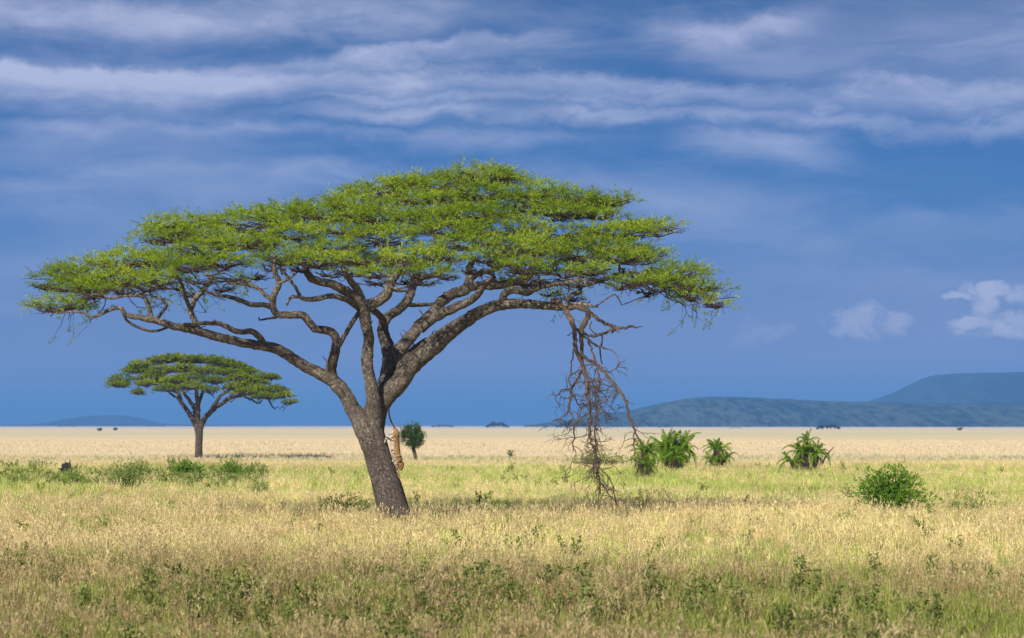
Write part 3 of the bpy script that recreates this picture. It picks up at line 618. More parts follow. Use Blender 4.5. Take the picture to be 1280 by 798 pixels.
# crown pads: photo px of the pad centre, half width, half height; depth worked out from the dome
PADS = [(72,377,36,13),(52,354,15,6),(106,334,48,14),(92,354,35,9),(158,322,42,14),(150,346,42,11),(199,346,32,12),(204,292,38,13),(222,276,38,8),(199,322,35,12),(250,287,40,14),(256,307,40,12),(308,273,50,14),(302,299,45,11),(280,324,33,10),
 (349,266,45,15),(406,262,52,15),(444,250,40,12),(476,233,38,9),(548,227,45,9),(594,216,44,9),(522,246,40,9),(464,267,50,11),(536,270,52,14),(594,263,48,11),(565,284,45,12),(481,292,45,12),(406,305,38,10),(400,322,42,13),(458,320,40,11),(522,316,48,11),(530,338,32,7),(328,302,22,8),(606,320,20,8),(464,340,22,5),
 (617,217,34,9),(672,235,43,12),(652,250,40,10),(715,244,40,9),(761,247,30,8),(715,263,35,9),(756,266,22,7),(634,279,52,17),(672,305,46,17),(629,306,40,14),(724,314,30,14),(773,286,46,12),(828,281,27,8),(761,303,42,12),(810,314,26,11),(779,318,38,10),(845,336,32,8),(830,351,30,8),(880,356,20,6),(895,379,13,4),(796,349,28,8),
 (366,288,40,11),(432,283,40,11),(350,318,24,8),(580,300,36,11),(700,288,34,11),(690,262,34,9),(740,335,26,8),(238,330,28,9),(118,358,30,8),(600,238,40,9),(560,246,36,8),(862,368,14,5),(505,226,26,6),(700,335,26,8),(648,330,26,7)]
TOPX = [20, 60, 100, 150, 200, 250, 320, 375, 430, 455, 520, 560, 600, 640, 670, 720, 790, 850, 880, 900, 925]
TOPY = [392, 335, 318, 303, 272, 264, 250, 241, 236, 223, 216, 206, 203, 214, 225, 235, 243, 275, 335, 352, 385]
BOTX = [20, 100, 200, 300, 400, 500, 600, 700, 800, 900, 925]; BOTY = [395, 392, 360, 340, 342, 348, 335, 345, 362, 388, 390]

def crown_pads(pads, topx, topy, botx, boty, cx, hw, Rd, Y0, back=True):
    out = []
    for (x, y, w_, h_) in pads:
        yt = np.interp(x, topx, topy); yb = np.interp(x, botx, boty); t = np.clip((y-h_-yt)/max(yb-yt-14*hw/435, 6*hw/435), 0, 1)
        R = Rd*math.sqrt(max(.03, 1-((x-cx)/hw)**2)); d = (.45 - 1.35*t)*R + rs.uniform(-.5, .5)
        out.append((x, y, w_, h_, d))
        if back:
            t2 = rs.uniform(0, .8); x2 = x + rs.normal(0, 10*hw/435); yb2 = np.interp(x2, botx, boty); yt2 = np.interp(x2, topx, topy)
            y2 = min(max(y, yt2+h_+5*hw/435), yb2-16*hw/435)
            out.append((x2, y2 + rs.uniform(0, 3), w_*.95, h_*.8, .55*R + t2*.45*R))
    return out

def build_crown(pads, Y0, origin, nodes, root, leafmat, twigmat, per_m2, leaf, wid, k, slen, twig_r, join_r, droop=()):
    """foliage sprays + twig work for every pad and a branch joining it to the limbs"""
    Tw = Tubes(); Br = Tubes(); BV = []; BA = []; BL = []; BT = []
    npos = np.array([n[0] for n in nodes]); nrad = np.array([n[1] for n in nodes])
    order = sorted(range(len(pads)), key=lambda i: np.linalg.norm(npos - P(pads[i][0], pads[i][1], Y0+pads[i][4]), axis=1).min())
    for i in order:
        x, y, w_, h_, d = pads[i][:5]; fo = pads[i][5] if len(pads[i]) > 5 else 1.0; Y = Y0+d; c = P(x, y+h_*.55, Y); pw = w_*Y/F; ph = max(h_*1.5*Y/F, .12); pd = min(max(pw*.85, .7*leaf*10), pw*1.25)
        # joining branch
        dv = npos - c; dist = np.linalg.norm(dv*[1, 1, 1.3], axis=1) + np.where(npos[:, 2] > c[2]-.05, 2.5, 0) + np.where(nrad < .012, .5, 0)
        j = int(np.argmin(dist)); a = npos[j]; L = np.linalg.norm(a-c)
        r0 = min(nrad[j]*.8, join_r*(.7+.12*L)); mid = a*.55+c*.45 + np.array([0, 0, -.10*L]) + rs.normal(0, .08*L, 3)
        b1 = a*.8+c*.2 + rs.normal(0, .05*L, 3)+np.array([0, 0, .06*L]); end = c - [0, 0, .12]
        p = catmull(np.array([a, b1, mid, (mid+end)/2+rs.normal(0, .05*L, 3), end]), max(8, int(L/.18)))
        p[1:-1] += rs.normal(0, .02, (len(p)-2, 3))
        Br.add(p, np.linspace(r0, r0*.5, len(p)), 7, .03, .06)
        nn = p[2::2]; npos = np.vstack([npos, nn]); nrad = np.r_[nrad, np.linspace(r0, r0*.55, len(nn))]
        # twig fan
        def dome(u, v): rr = u*u+v*v; return ph*(.75*(1-rr)**1.0 - .10) 
        arms = max(9, int(7*pw)); ph0 = rs.uniform(0, 6.28)
        rim = 1+.28*np.sin(np.arange(24)*2*np.pi/24*3+rs.uniform(0, 6)) * rs.uniform(.4, 1)
        for q in range(arms):
            th = ph0 + q*2*np.pi/arms + rs.normal(0, .2); R = rs.uniform(.65, 1.05)
            u, v = math.cos(th)*R, math.sin(th)*R; s = p[-1-rs.integers(0, max(1, len(p)//4))]
            e = c + np.array([u*pw, v*pd, dome(u, v)*.55+rs.normal(0, .04)])
            m1 = s*.5+e*.5 + np.array([0, 0, -.02])+rs.normal(0, .10*pw, 3)*[1, 1, .4]
            tp = catmull(np.array([s, m1, e]), 7); Tw.add(tp, np.linspace(twig_r, twig_r*.4, 7), 4, cap=False)
            for z in range(7):
                i2 = rs.integers(1, 7); s2 = tp[i2]; th2 = th+rs.normal(0, .9); l2 = rs.uniform(.25, .55)*pw*.8
                e2 = s2 + np.array([math.cos(th2)*l2, math.sin(th2)*l2*.9, rs.uniform(-.25, .30)*ph])
                Tw.add(catmull(np.array([s2, (s2+e2)/2+rs.normal(0, .04, 3), e2]), 4), np.linspace(twig_r*.55, twig_r*.25, 4), 3, cap=False)
        # sprays over the dome and some below it
        n = int(per_m2*fo*np.pi*pw*pd); th = rs.uniform(0, 6.28, n); R = np.sqrt(rs.uniform(0, 1, n))*np.interp(th, np.arange(24)*2*np.pi/24, rim)
        u = np.cos(th)*R; v = np.sin(th)*R
        cl = fbm(u*pw*1.6+x, v*pd*1.6+y, 5); keep = cl > .36; u = u[keep]; v = v[keep]; n = len(u)
        rr = np.clip(u*u+v*v, 0, 1.3); z = ph*(.80*np.clip(1-rr, 0, 1)-.05) - np.where(rs.uniform(size=n) < .18, rs.uniform(0, .6, n)*ph, 0) + rs.normal(0, .035, n) + .05*np.sin(u*pw*5+x)*np.sin(v*pd*5+y)
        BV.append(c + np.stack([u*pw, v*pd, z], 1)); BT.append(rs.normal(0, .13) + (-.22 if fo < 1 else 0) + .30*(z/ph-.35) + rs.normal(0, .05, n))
        BA.append(np.stack([u*1.2, v*1.2, np.full(n, .22)], 1) + rs.normal(0, .55, (n, 3))*[1, 1, .38]); BL.append(rs.uniform(.7, 1.3, n)*slen)
    B = np.vstack(BV); A = np.vstack(BA); L = np.concatenate(BL)
    Br.build('branches', M_bark if Y0 < 150 else twigmat, root, 'stuff', origin)
    BDx = []
    if droop:
        for pts in droop:
            for q in range(4):
                s = P(pts[0][0]+rs.normal(0, 9), pts[0][1], Y0-1.5+rs.normal(0, .3)); e = P(pts[1][0]+rs.normal(0, 14), pts[1][1]+rs.normal(0, 8), Y0-1.5+rs.normal(0, .5))
                pp = catmull(np.array([s, s*.7+e*.3+rs.normal(0, .16, 3), s*.35+e*.65+rs.normal(0, .2, 3), e]), 9); Tw.add(pp, np.linspace(.022, .008, 9), 4)
                for z in range(4):
                    i2 = rs.integers(3, 9); e2 = pp[i2]+rs.normal(0, .26, 3)-[0, 0, .06]; BDx.append((e2, e2-pp[i2])); Tw.add(catmull(np.array([pp[i2], (pp[i2]+e2)/2+rs.normal(0, .03, 3), e2]), 4), np.linspace(.009, .005, 4), 3)
    Tw.build('twigs', twigmat, root, 'stuff', origin)
    if BDx:
        B = np.vstack([B, np.array([q[0] for q in BDx])]); A = np.vstack([A, np.array([q[1] for q in BDx])]); L = np.r_[L, np.full(len(BDx), slen*.7)]
    V, Fq, cc = sprays(B, A, L, k, leaf, wid)
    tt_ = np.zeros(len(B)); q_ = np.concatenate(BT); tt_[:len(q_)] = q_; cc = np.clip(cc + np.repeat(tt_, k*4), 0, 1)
    print('sprays', len(B), 'twig verts', Tw.n)
    return obj('crown', new_mesh('crown', V-origin, Fq, leafmat, {'tone': cc}, smooth=False), root)
allp = crown_pads(PADS, TOPX, TOPY, BOTX, BOTY, 470, 450, 7.5, D0)
UNDER = [(118,368),(152,362),(185,358),(215,356),(250,350),(285,346),(318,343),(345,330),(372,334),(410,340),(440,338),(470,350),(505,350),(530,352),(560,344),(592,338),(622,346),(655,350),(690,350),(690,366),(722,352),(752,345),(780,354),(812,362),(845,366),(560,322),(620,328),(440,318),(240,366),(280,360),(715,372),(500,336),(666,338)]
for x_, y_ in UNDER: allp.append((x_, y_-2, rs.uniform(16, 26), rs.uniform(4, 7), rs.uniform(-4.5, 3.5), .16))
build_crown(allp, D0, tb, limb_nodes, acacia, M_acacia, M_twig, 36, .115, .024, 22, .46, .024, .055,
            [((800, 345), (842, 372)), ((845, 350), (880, 380)), ((825, 350), (850, 395)), ((868, 362), (900, 382)), ((215, 345), (250, 385)), ((260, 345), (300, 365)), ((120, 372), (90, 398)), ((170, 360), (210, 385)), ((700, 350), (690, 365)), ((640, 340), (700, 360))])

# ------------------------------------------------------------ second acacia
D1 = 293.
t1 = tree_base(D1, 248.5)
ac2 = thing('acacia_tree', 'smaller distant umbrella acacia standing upright on the open plain', 'tree', t1, 'umbrella acacias')
T = Tubes(); p = catmull(limb_pts([(248.3, 572, 5.6, 0), (248.3, 566, 4.9, 0), (248.6, 556, 4.6, 0), (249, 545, 4.6, 0), (248.6, 537, 5, 0), (247.5, 529, 4.6, 0)], D1), 24); T.add(p[:, :3], p[:, 3], 20, .02, .04); T.build('trunk', M_farbark, ac2, origin=t1)
nodes2 = []
for tr in [[(248, 538, 4.4, 0), (244, 530, 3.6, 0), (240, 523, 3.2, 0), (234, 513, 3, .3), (228, 505, 2.8, .4), (224, 495, 2.6, .5), (222, 485, 2, .6)],
           [(248, 534, 3.6, 0), (247.5, 520, 3.3, 0), (247.5, 507, 3, -.5), (246, 494, 2.6, -1), (245, 482, 2, -1.2)],
           [(247, 508, 2.4, -.5), (250, 499, 2.2, 0), (254, 490, 1.8, 1)],
           [(247, 518, 2.4, 0), (242, 509, 2.3, -.6), (236, 500, 2.2, -1.2), (229, 490, 1.8, -2)],
           [(245, 528, 1.8, .5), (242.5, 515, 1.4, .9), (243, 505, 1.2, 1.2)],
           [(249, 540, 4.2, 0), (252, 531, 3.8, 0), (256, 523, 3.5, .2), (264, 514, 3.2, .4), (275, 506, 2.8, .6), (287, 498, 2.4, .8), (301, 495, 1.8, 1), (315, 492, 1.3, 1.2)],
           [(264, 513, 2.4, .3), (270, 503, 2.2, -.4), (276, 495, 2, -1), (288, 487, 1.6, -1.6)],
           [(305, 496, 1.3, 1), (313, 499, 1.2, .8), (322, 504, 1.1, .8), (328, 501, .7, .8)],
           [(331, 494, 1.3, 1), (336, 500, 1.2, .8), (340, 508, 1, .8), (345, 512, .5, .8)],
           [(228, 504, 1.4, .4), (220, 497, 1.3, 0), (211, 491, 1.1, -.6)]]:
    L3 = limb_pts(tr, D1); p = catmull(L3, 26); p[2:-1, :3] += rs.normal(0, .03, (len(p)-3, 3))
    T = Tubes(); T.add(p[:, :3], p[:, 3], 10, .02, .05); T.build('limb', M_farbark, ac2, origin=t1)
    for i in range(0, len(p), 2): nodes2.append((p[i, :3], p[i, 3], 0))
PADS2 = [(152,472,15,5),(150,479,11,4),(173,490,8,4),(170,462,18,5),(176,454,15,4),(190,470,20,6),(181,478,14,4),(204,461.6,22,5),(200,449,16,4),(215,445,14,3),(230,447,18,4),(255,448,26,4.5),(280,452,20,4.5),(295,457,16,4),(221,474,22,5.5),(209,484,17,5),(238,470,18,5),(238,482,18,5),(230,458,20,5),(259,462,20,5),(268,474,16,4),(289,465,20,5),(301,471,18,5),(299,481,20,5),(331,469,16,4),(341,470,8,3),(320,476,16,4),(322,485,18,5),(343,486,14,4.5),(352,493,13,4),(363,502,8,3),(331,494,16,4),(306,489,14,4),(310,463,12,3.5),(262,486,10,3)]
pads2 = crown_pads(PADS2, [140, 150, 175, 200, 230, 260, 290, 310, 340, 355, 370], [480, 466, 450, 443, 440, 441, 447, 457, 463, 486, 505], [140, 180, 240, 300, 370], [484, 492, 492, 494, 506], 252, 117, 6.5, D1)
build_crown(pads2, D1, t1, nodes2, ac2, M_acacia_far, M_farbark, 22, .20, .075, 9, .36, .04, .07)

# ------------------------------------------------------------ shrubs, palms, small tree, stump
def shrub(name, label, px, py, hwid, hgt, mat, n, leaf, wid, k=6, group=None, stems=14, flat=.55, barkm=None, Y=None, spiky=0.0, cat='bush', r=None, clumpy=True):
    """px, py: photo pixel of the foot; hwid, hgt in photo pixels"""
    Y = Y or VIS/((py-532)/F); b = np.array([(px-640)/F*Y, Y, 0.]); b[2] = float(ground_z(b[0], Y))
    t = thing(name, label, cat, b, group); wx = hwid*Y/F; hz = hgt*Y/F + (.33 if Y < 300 else 0)
    T = Tubes(); tips = []
    for i in range(stems):
        a = rs.uniform(0, 6.28); R = math.sqrt(rs.uniform(0, 1)); e = np.array([math.cos(a)*R*wx, math.sin(a)*R*wx*.8, hz*(1-flat*R*R)*rs.uniform(.7, 1.02)])
        m_ = e*[.35, .35, .55]+rs.normal(0, .05*wx, 3); pp = catmull(np.array([[e[0]*.08, e[1]*.08, -.1], m_, e]), 7); T.add(pp, np.linspace(.022, .008, 7)*max(1, Y/150)*max(hz, .6), 5)
        tips += [(pp[q], a) for q in (2, 3, 4, 5, 6, 6)]
    T.build('stems', barkm or M_twig, t)
    tp = np.array([q[0] for q in tips]); idx = rs.integers(0, len(tp), n); cs = .20*min(wx, hz*1.3)
    B = tp[idx] + rs.normal(0, 1, (n, 3))*cs*[1, 1, .75]; B[:, 2] = np.abs(B[:, 2])
    out = B*[1, 1, .6]/max(wx, .01)
    A = out + rs.normal(0, .5, (n, 3)) + [0, 0, .3+spiky]
    V, Fq, c = sprays(B, A, np.full(n, leaf*2.0), k, leaf, wid); obj('foliage', new_mesh('foliage', V, Fq, mat, {'tone': c}, smooth=False), t)
    return t
shrub('green_bush', 'bright green rounded leafy bush alone in the straw grass, largest bush in the open', 1113, 640, 47, 43, M_shrub, 1500, .085, .055, 6, stems=34, flat=.6)
shrub('low_bush', 'low sparse grey-green bush next to the bright green rounded bush', 1222, 640, 36, 18, M_greybush, 380, .075, .04, 5, 'low scrubby bushes in the grass', stems=16)
shrub('low_bush', 'dark olive low bush half sunk in grass beside the leaning trunk', 430, 638, 32, 23, M_greybush, 620, .07, .04, 6, 'low scrubby bushes in the grass', stems=22, flat=.4)
shrub('leafy_bush', 'dark green bush in front of the foot of the distant acacia', 234, 592, 20, 21, M_shrub, 420, .13, .08, 6, 'leafy bushes near the distant acacia')
shrub('leafy_bush', 'olive dome shaped bush between the stump and the distant acacia', 157, 612, 26, 24, M_greybush, 700, .10, .05, 6, 'leafy bushes near the distant acacia', stems=24, spiky=.6)
shrub('leafy_bush', 'pale green grassy bush right below the dark stump', 92, 608, 14, 17, leaf_material('yellow_green_leaf', (.10, .17, .03), (.20, .29, .05), (.30, .38, .08), .3, 2), 380, .10, .035, 6, 'leafy bushes near the distant acacia', spiky=1.2)
shrub('leafy_bush', 'green spreading bush behind the olive dome shaped bush', 166, 594, 26, 17, M_greybush, 430, .12, .06, 6, 'leafy bushes near the distant acacia', spiky=.8)
shrub('leafy_bush', 'tall green herb clump just past the dark bush at the distant acacia foot', 292, 592, 24, 17, M_shrub, 380, .12, .05, 5, 'leafy bushes near the distant acacia', spiky=1.0)
shrub('low_bush', 'small dark bush in open grass below the distant acacia', 322, 616, 13, 16, M_greybush, 220, .08, .04, 5, 'low scrubby bushes in the grass', spiky=.6)
shrub('low_bush', 'thin upright weed beside the tip of the hanging dead branch', 806, 640, 16, 20, M_greybush, 90, .07, .03, 4, 'low scrubby bushes in the grass', stems=12, spiky=.8)
shrub('low_bush', 'dusky thicket seen through the twigs of the hanging dead branch', 752, 579, 38, 15, M_greybush, 420, .16, .08, 5, 'low scrubby bushes in the grass', Y=235, stems=26)
shrub('low_bush', 'tiny brown bush alone on the bare pale plain', 639, 569, 5, 4.5, M_darktree, 60, .12, .07, 5, 'low scrubby bushes in the grass', stems=8)
shrub('low_bush', 'dark low scrub beside the palm with a bare leaning stalk', 1052, 588, 9, 8, M_greybush, 90, .10, .06, 5, 'low scrubby bushes in the grass', stems=8)

def small_tree():
    Y = VIS/((573.5-532)/F); b = np.array([(519-640)/F*Y, Y, 0.]); b[2] = float(ground_z(b[0], Y))
    t = thing('small_tree', 'small round dark tree with a bent trunk just behind the leopard', 'tree', b)
    T = Tubes(); p = catmull(limb_pts([(519.5, 575, 2.3, 0), (519, 568, 2.0, 0), (517, 562, 2.4, 0), (517.5, 556, 1.8, 0), (517, 548, 1.5, 0)], Y), 16); T.add(p[:, :3], p[:, 3], 10, .03, .08)
    T.build('trunk', M_twig, t, origin=b)
    T = Tubes(); B = []; c = P(516, 544, Y)
    for i in range(60):
        d = unit(rs.normal(size=3)*[1, 1, .85]+[0, 0, .1]); e = c + d*np.array([.93, .8, .98])*rs.uniform(.75, 1.1)
        s = P(517, 552+rs.uniform(-4, 3), Y); pp = catmull(np.array([s, (s+e)/2+rs.normal(0, .1, 3), e]), 7); T.add(pp, np.linspace(.03, .01, 7), 4)
        for q in (4, 5, 6, 6): B.append((pp[q], d))
    T.build('branches', M_twig, t, origin=b)
    n = 2000; idx = rs.integers(0, len(B), n); Bp = np.array([q[0] for q in B])[idx] + rs.normal(0, .15, (n, 3)); A = np.array([q[1] for q in B])[idx]+rs.normal(0, .45, (n, 3))
    V, Fq, cc = sprays(Bp, A, np.full(n, .2), 7, .11, .045); obj('crown', new_mesh('crown', V-b, Fq, M_darktree, {'tone': cc}, smooth=False), t)
small_tree()

def stump():
    Y = VIS/((589-532)/F); b = np.array([(83.5-640)/F*Y, Y, 0.]); b[2] = float(ground_z(b[0], Y))
    T = Tubes(); z = np.linspace(-.2, .92, 16)
    p = np.stack([.05*np.sin(z*3), 0*z, z], 1); T.add(p, np.interp(z, [-.2, 0, .4, .92], [.42, .37, .31, .30]), 24, .05, .10, cap=True)
    for a, h, r_ in ((-2.8, 1.02, .09), (0.0, 1.20, .07), (.5, 1.28, .06), (-1.6, .98, .08), (2.2, 1.02, .07)):
        q = np.array([math.cos(a)*.22, math.sin(a)*.22, .6]); T.add(np.array([q, q*[1, 1, 0]+[0, 0, .88], q*[1.15, 1.1, 0]+[0, 0, h]]), [r_*1.3, r_, r_*.25], 8, .05, .1)
    T.add(np.array([[-.25, -.05, .5], [-.42, -.1, .68], [-.56, -.12, .62]]), [.06, .045, .015], 8)
    o = T.build('tree_stump', M_stump); o.location = b; o['label'] = 'dark splintered tree stump poking out of green grass'; o['category'] = 'stump'
stump()

# date palm frond: rachis with leaflet pairs, along +X, curving down
def frond_mesh(L, arch, name, mat, nl=46, lw=.034, ll=.30):
    t = np.linspace(0, 1, 14); x = L*(t-.22*arch*t**2.5); z = L*(.50*t-arch*.95*t**2.3)
    ra = np.stack([x, 0*t, z], 1); T = Tubes(); T.add(ra, np.linspace(.022, .005, 14), 4)
    V = [np.vstack(T.V)]; Q = [np.vstack(T.Q)]; tone = [np.full(T.n, .75)]; n = T.n; tri = [np.vstack(T.T)]
    tt = np.linspace(.14, .99, nl)
    for s in (-1, 1):
        p = np.stack([np.interp(tt, t, ra[:, 0]), 0*tt, np.interp(tt, t, ra[:, 2])], 1)
        d = unit(np.stack([.75+.3*tt, s*(1.0-.35*tt), .18-.25*tt], 1)+rs.normal(0, .10, (nl, 3))); ln = (ll*np.sin(np.pi*(.12+.80*tt))**.7)[:, None]
        wv = np.array([[.35, 0, .9]])*lw*.5
        mid = p+d*ln*.45; tip = p+d*ln+np.array([0, 0, -.5])*ln
        vv = np.stack([p-wv*.4, mid-wv, tip, mid+wv], 1).reshape(-1, 3); V.append(vv); Q.append(np.arange(len(vv)).reshape(-1, 4)+n); n += len(vv)
        tone.append(np.repeat(rs.uniform(.2, .9, nl), 4))
    return new_mesh(name, np.vstack(V), [np.vstack(Q), np.vstack(tri)], mat, {'tone': np.concatenate(tone)}, smooth=False)
FR = [frond_mesh(L_, a, 'frond', M_palm) for L_, a in ((1.45, .30), (1.75, .62), (1.8, .9), (1.5, 1.25))]
FRD = [frond_mesh(1.25, a, 'dry_frond', M_palm_dry, 16) for a in (1.2, 1.6)]
def palm(label, px, py, heads, under=0):
    """heads: (px, py of the heart, stem radius px, number of fronds, scale, tilt) - several hearts make a clump"""
    Y = VIS/((py-532)/F); b = np.array([(px-640)/F*Y, Y, 0.]); b[2] = float(ground_z(b[0], Y))
    t = thing('palm_clump', label, 'palm', b, 'wild date palms in the middle distance')
    for (hx, hy, sr, nf, sc, dd, fan) in heads:
        nf = int(nf*1.6); lean = rs.uniform(-.25, .25)
        h = P(hx, hy, Y+dd) - b; foot = np.array([h[0]*.6, dd, -.1]); r_ = sr*Y/F
        T = Tubes(); T.add(catmull(np.array([foot, foot*.5+h*.5+[0, 0, 0], h+[0, 0, .05]]), 9), np.linspace(r_*1.1, r_*.8, 9), 12, .12, .12)
        for q in range(26):      # cut leaf bases
            u = rs.uniform(); c = foot*(1-u)+h*u; a = rs.uniform(0, 6.28); e = np.array([math.cos(a), math.sin(a), .9])
            T.add(np.array([c+e*[1, 1, 0]*r_*.8, c+e*(r_+.14)]), [.03, .012], 4)
        T.build('stem', M_twig, t)
        for q in range(nf):
            a = q*2.399963 + rs.normal(0, .2); up = (q+.5)/nf      # outer ones droop
            me = FR[min(3, int(up*4))]
            o = obj('frond', me, t); o.location = h + np.array([0, 0, .02])
            pitch = (.95 - 1.15*up)*fan + rs.normal(0, .16) + lean*math.cos(a); o.rotation_euler = (rs.normal(0, .35), -pitch, a); s_ = sc*rs.uniform(.72, 1.3); o.scale = (s_, s_, s_)
        for q in range(int(nf*.55)):
            a = rs.uniform(0, 6.28); o = obj('dry_frond', FRD[q % 2], t); o.location = h - np.array([0, 0, .12+rs.uniform(0, .2)]); o.rotation_euler = (rs.normal(0, .2), rs.uniform(.15, .55), a); s_ = sc*rs.uniform(.6, .85); o.scale = (s_, s_, s_)
    return t
palm('small shaggy palm clump just behind the lowest twig of the dead branch', 806, 594, [(806, 567, 3.5, 26, .62, 0, 1.0), (801, 580, 2.5, 14, .5, -.4, .9), (811, 582, 2.5, 14, .55, -.5, .8)])
palm('broad bushy palm clump, widest of the palms', 842, 590, [(834, 562, 4, 26, .88, 0, 1.0), (852, 564, 4, 24, .85, .4, 1.0), (842, 572, 3, 16, .7, -.6, .7)])
palm('short single palm with one heart of upright fronds over a brown skirt', 896, 586, [(896, 564, 3.6, 22, .68, 0, 1.15), (890, 577, 2.5, 10, .55, -.3, .7), (904, 574, 2.5, 9, .62, .2, .8)])
pt = palm('bright green leaning palm clump with a bare dead stalk beside it', 1010, 588, [(1008, 553, 2.6, 12, .56, 0, 1.2), (1003, 567, 4, 22, .72, -.3, .9), (1020, 569, 3.4, 18, .7, .1, .9), (990, 579, 3, 12, .6, -.3, .8)])
Yp = VIS/(56/F); T = Tubes(); T.add(catmull(np.array([P(1028, 580, Yp), P(1033, 569, Yp), P(1042, 559, Yp)]), 8), np.linspace(.07, .03, 8), 8, .1, .1); T.build('stalk', M_twig, pt, origin=np.array(pt.location))

# far clumps of trees on the horizon
def far_clump(label, px, py, hwid, hgt, n, mat=None):
    Y = EYE/((py-532)/F); b = np.array([(px-640)/F*Y, Y, 0.]); t = thing('tree_clump', label, 'trees', b, 'tree clumps far out on the plain')
    wx = hwid*Y/F; hz = hgt*Y/F; T = Tubes(); B = []
    ns = max(5, int(hwid*.9)); xs_ = np.linspace(-.92, .92, ns)
    for q in xs_:
        x = (q+rs.normal(0, .05))*wx; top = hz*(1-.75*abs(q)**2.6)*rs.uniform(.65, 1.0); y_ = rs.uniform(-.3, .3)*wx
        T.add(np.array([[x, y_, -.5], [x+rs.normal(0, .2), y_, top*.5], [x+rs.normal(0, .4), y_, top*.85]]), np.array([.05, .035, .02])*hz, 5)
        m_ = n//ns; e = rs.normal(size=(m_, 3)); e = unit(e)*rs.uniform(0, 1, (m_, 1))**.4; B.append(np.array([x, y_, top*.62])+e*[wx/ns*1.7, wx/ns*1.9, top*.42])
    T.build('trunks', M_twig, t, 'stuff'); B = np.vstack(B); B[:, 2] = np.abs(B[:, 2])
    lf = .06*hz; V, Fq, c = sprays(B, rs.normal(0, 1, B.shape)+[0, 0, .4], np.full(len(B), lf*1.6), 5, lf*1.5, lf*1.1)
    obj('crowns', new_mesh('crowns', V, Fq, M_farbush, {'tone': c}, smooth=False), t, 'stuff')
far_clump('rounded dark tree clump on the horizon right of the small round tree', 621, 534.8, 14, 8, 900)
far_clump('low wide tree clump on the horizon above the small round tree', 554, 534.6, 14, 4.5, 700)
far_clump('dark tree clump on the horizon behind the hanging dead branch', 717, 535, 20, 9, 1100)
far_clump('dense grey tree clump on the plain beyond the bright leaning palm', 1034.5, 536.8, 15.5, 7, 1000)
far_clump('flat thin tree clump on the horizon over the broad bushy palm', 831, 535.2, 9, 2.6, 400)
far_clump('thin scattered trees on the plain behind the single palm', 919, 536, 8, 2.4, 300)
far_clump('faint low trees at the left foot of the distant hill', 84, 533.8, 10, 3.4, 350)
far_clump('faint low trees between the distant hill and the distant acacia', 196, 533.9, 11, 3.0, 350)
far_clump('faint low trees on the horizon touching the big trunk and leopard tail', 503, 534.2, 12, 2.6, 300)
for px_, py_, lab in ((144.5, 537.6, 'small dark bush far out under the distant hill'), (1200, 537.6, 'tiny dark bush far out under the mesa'), (125.5, 538.2, 'tinier dark bush next to another far out under the distant hill')):
    shrub('far_bush', lab, px_, py_, 2.8, 2.6, M_darktree, 60, .6, .4, 5, 'lone bushes far out on the plain', stems=6)

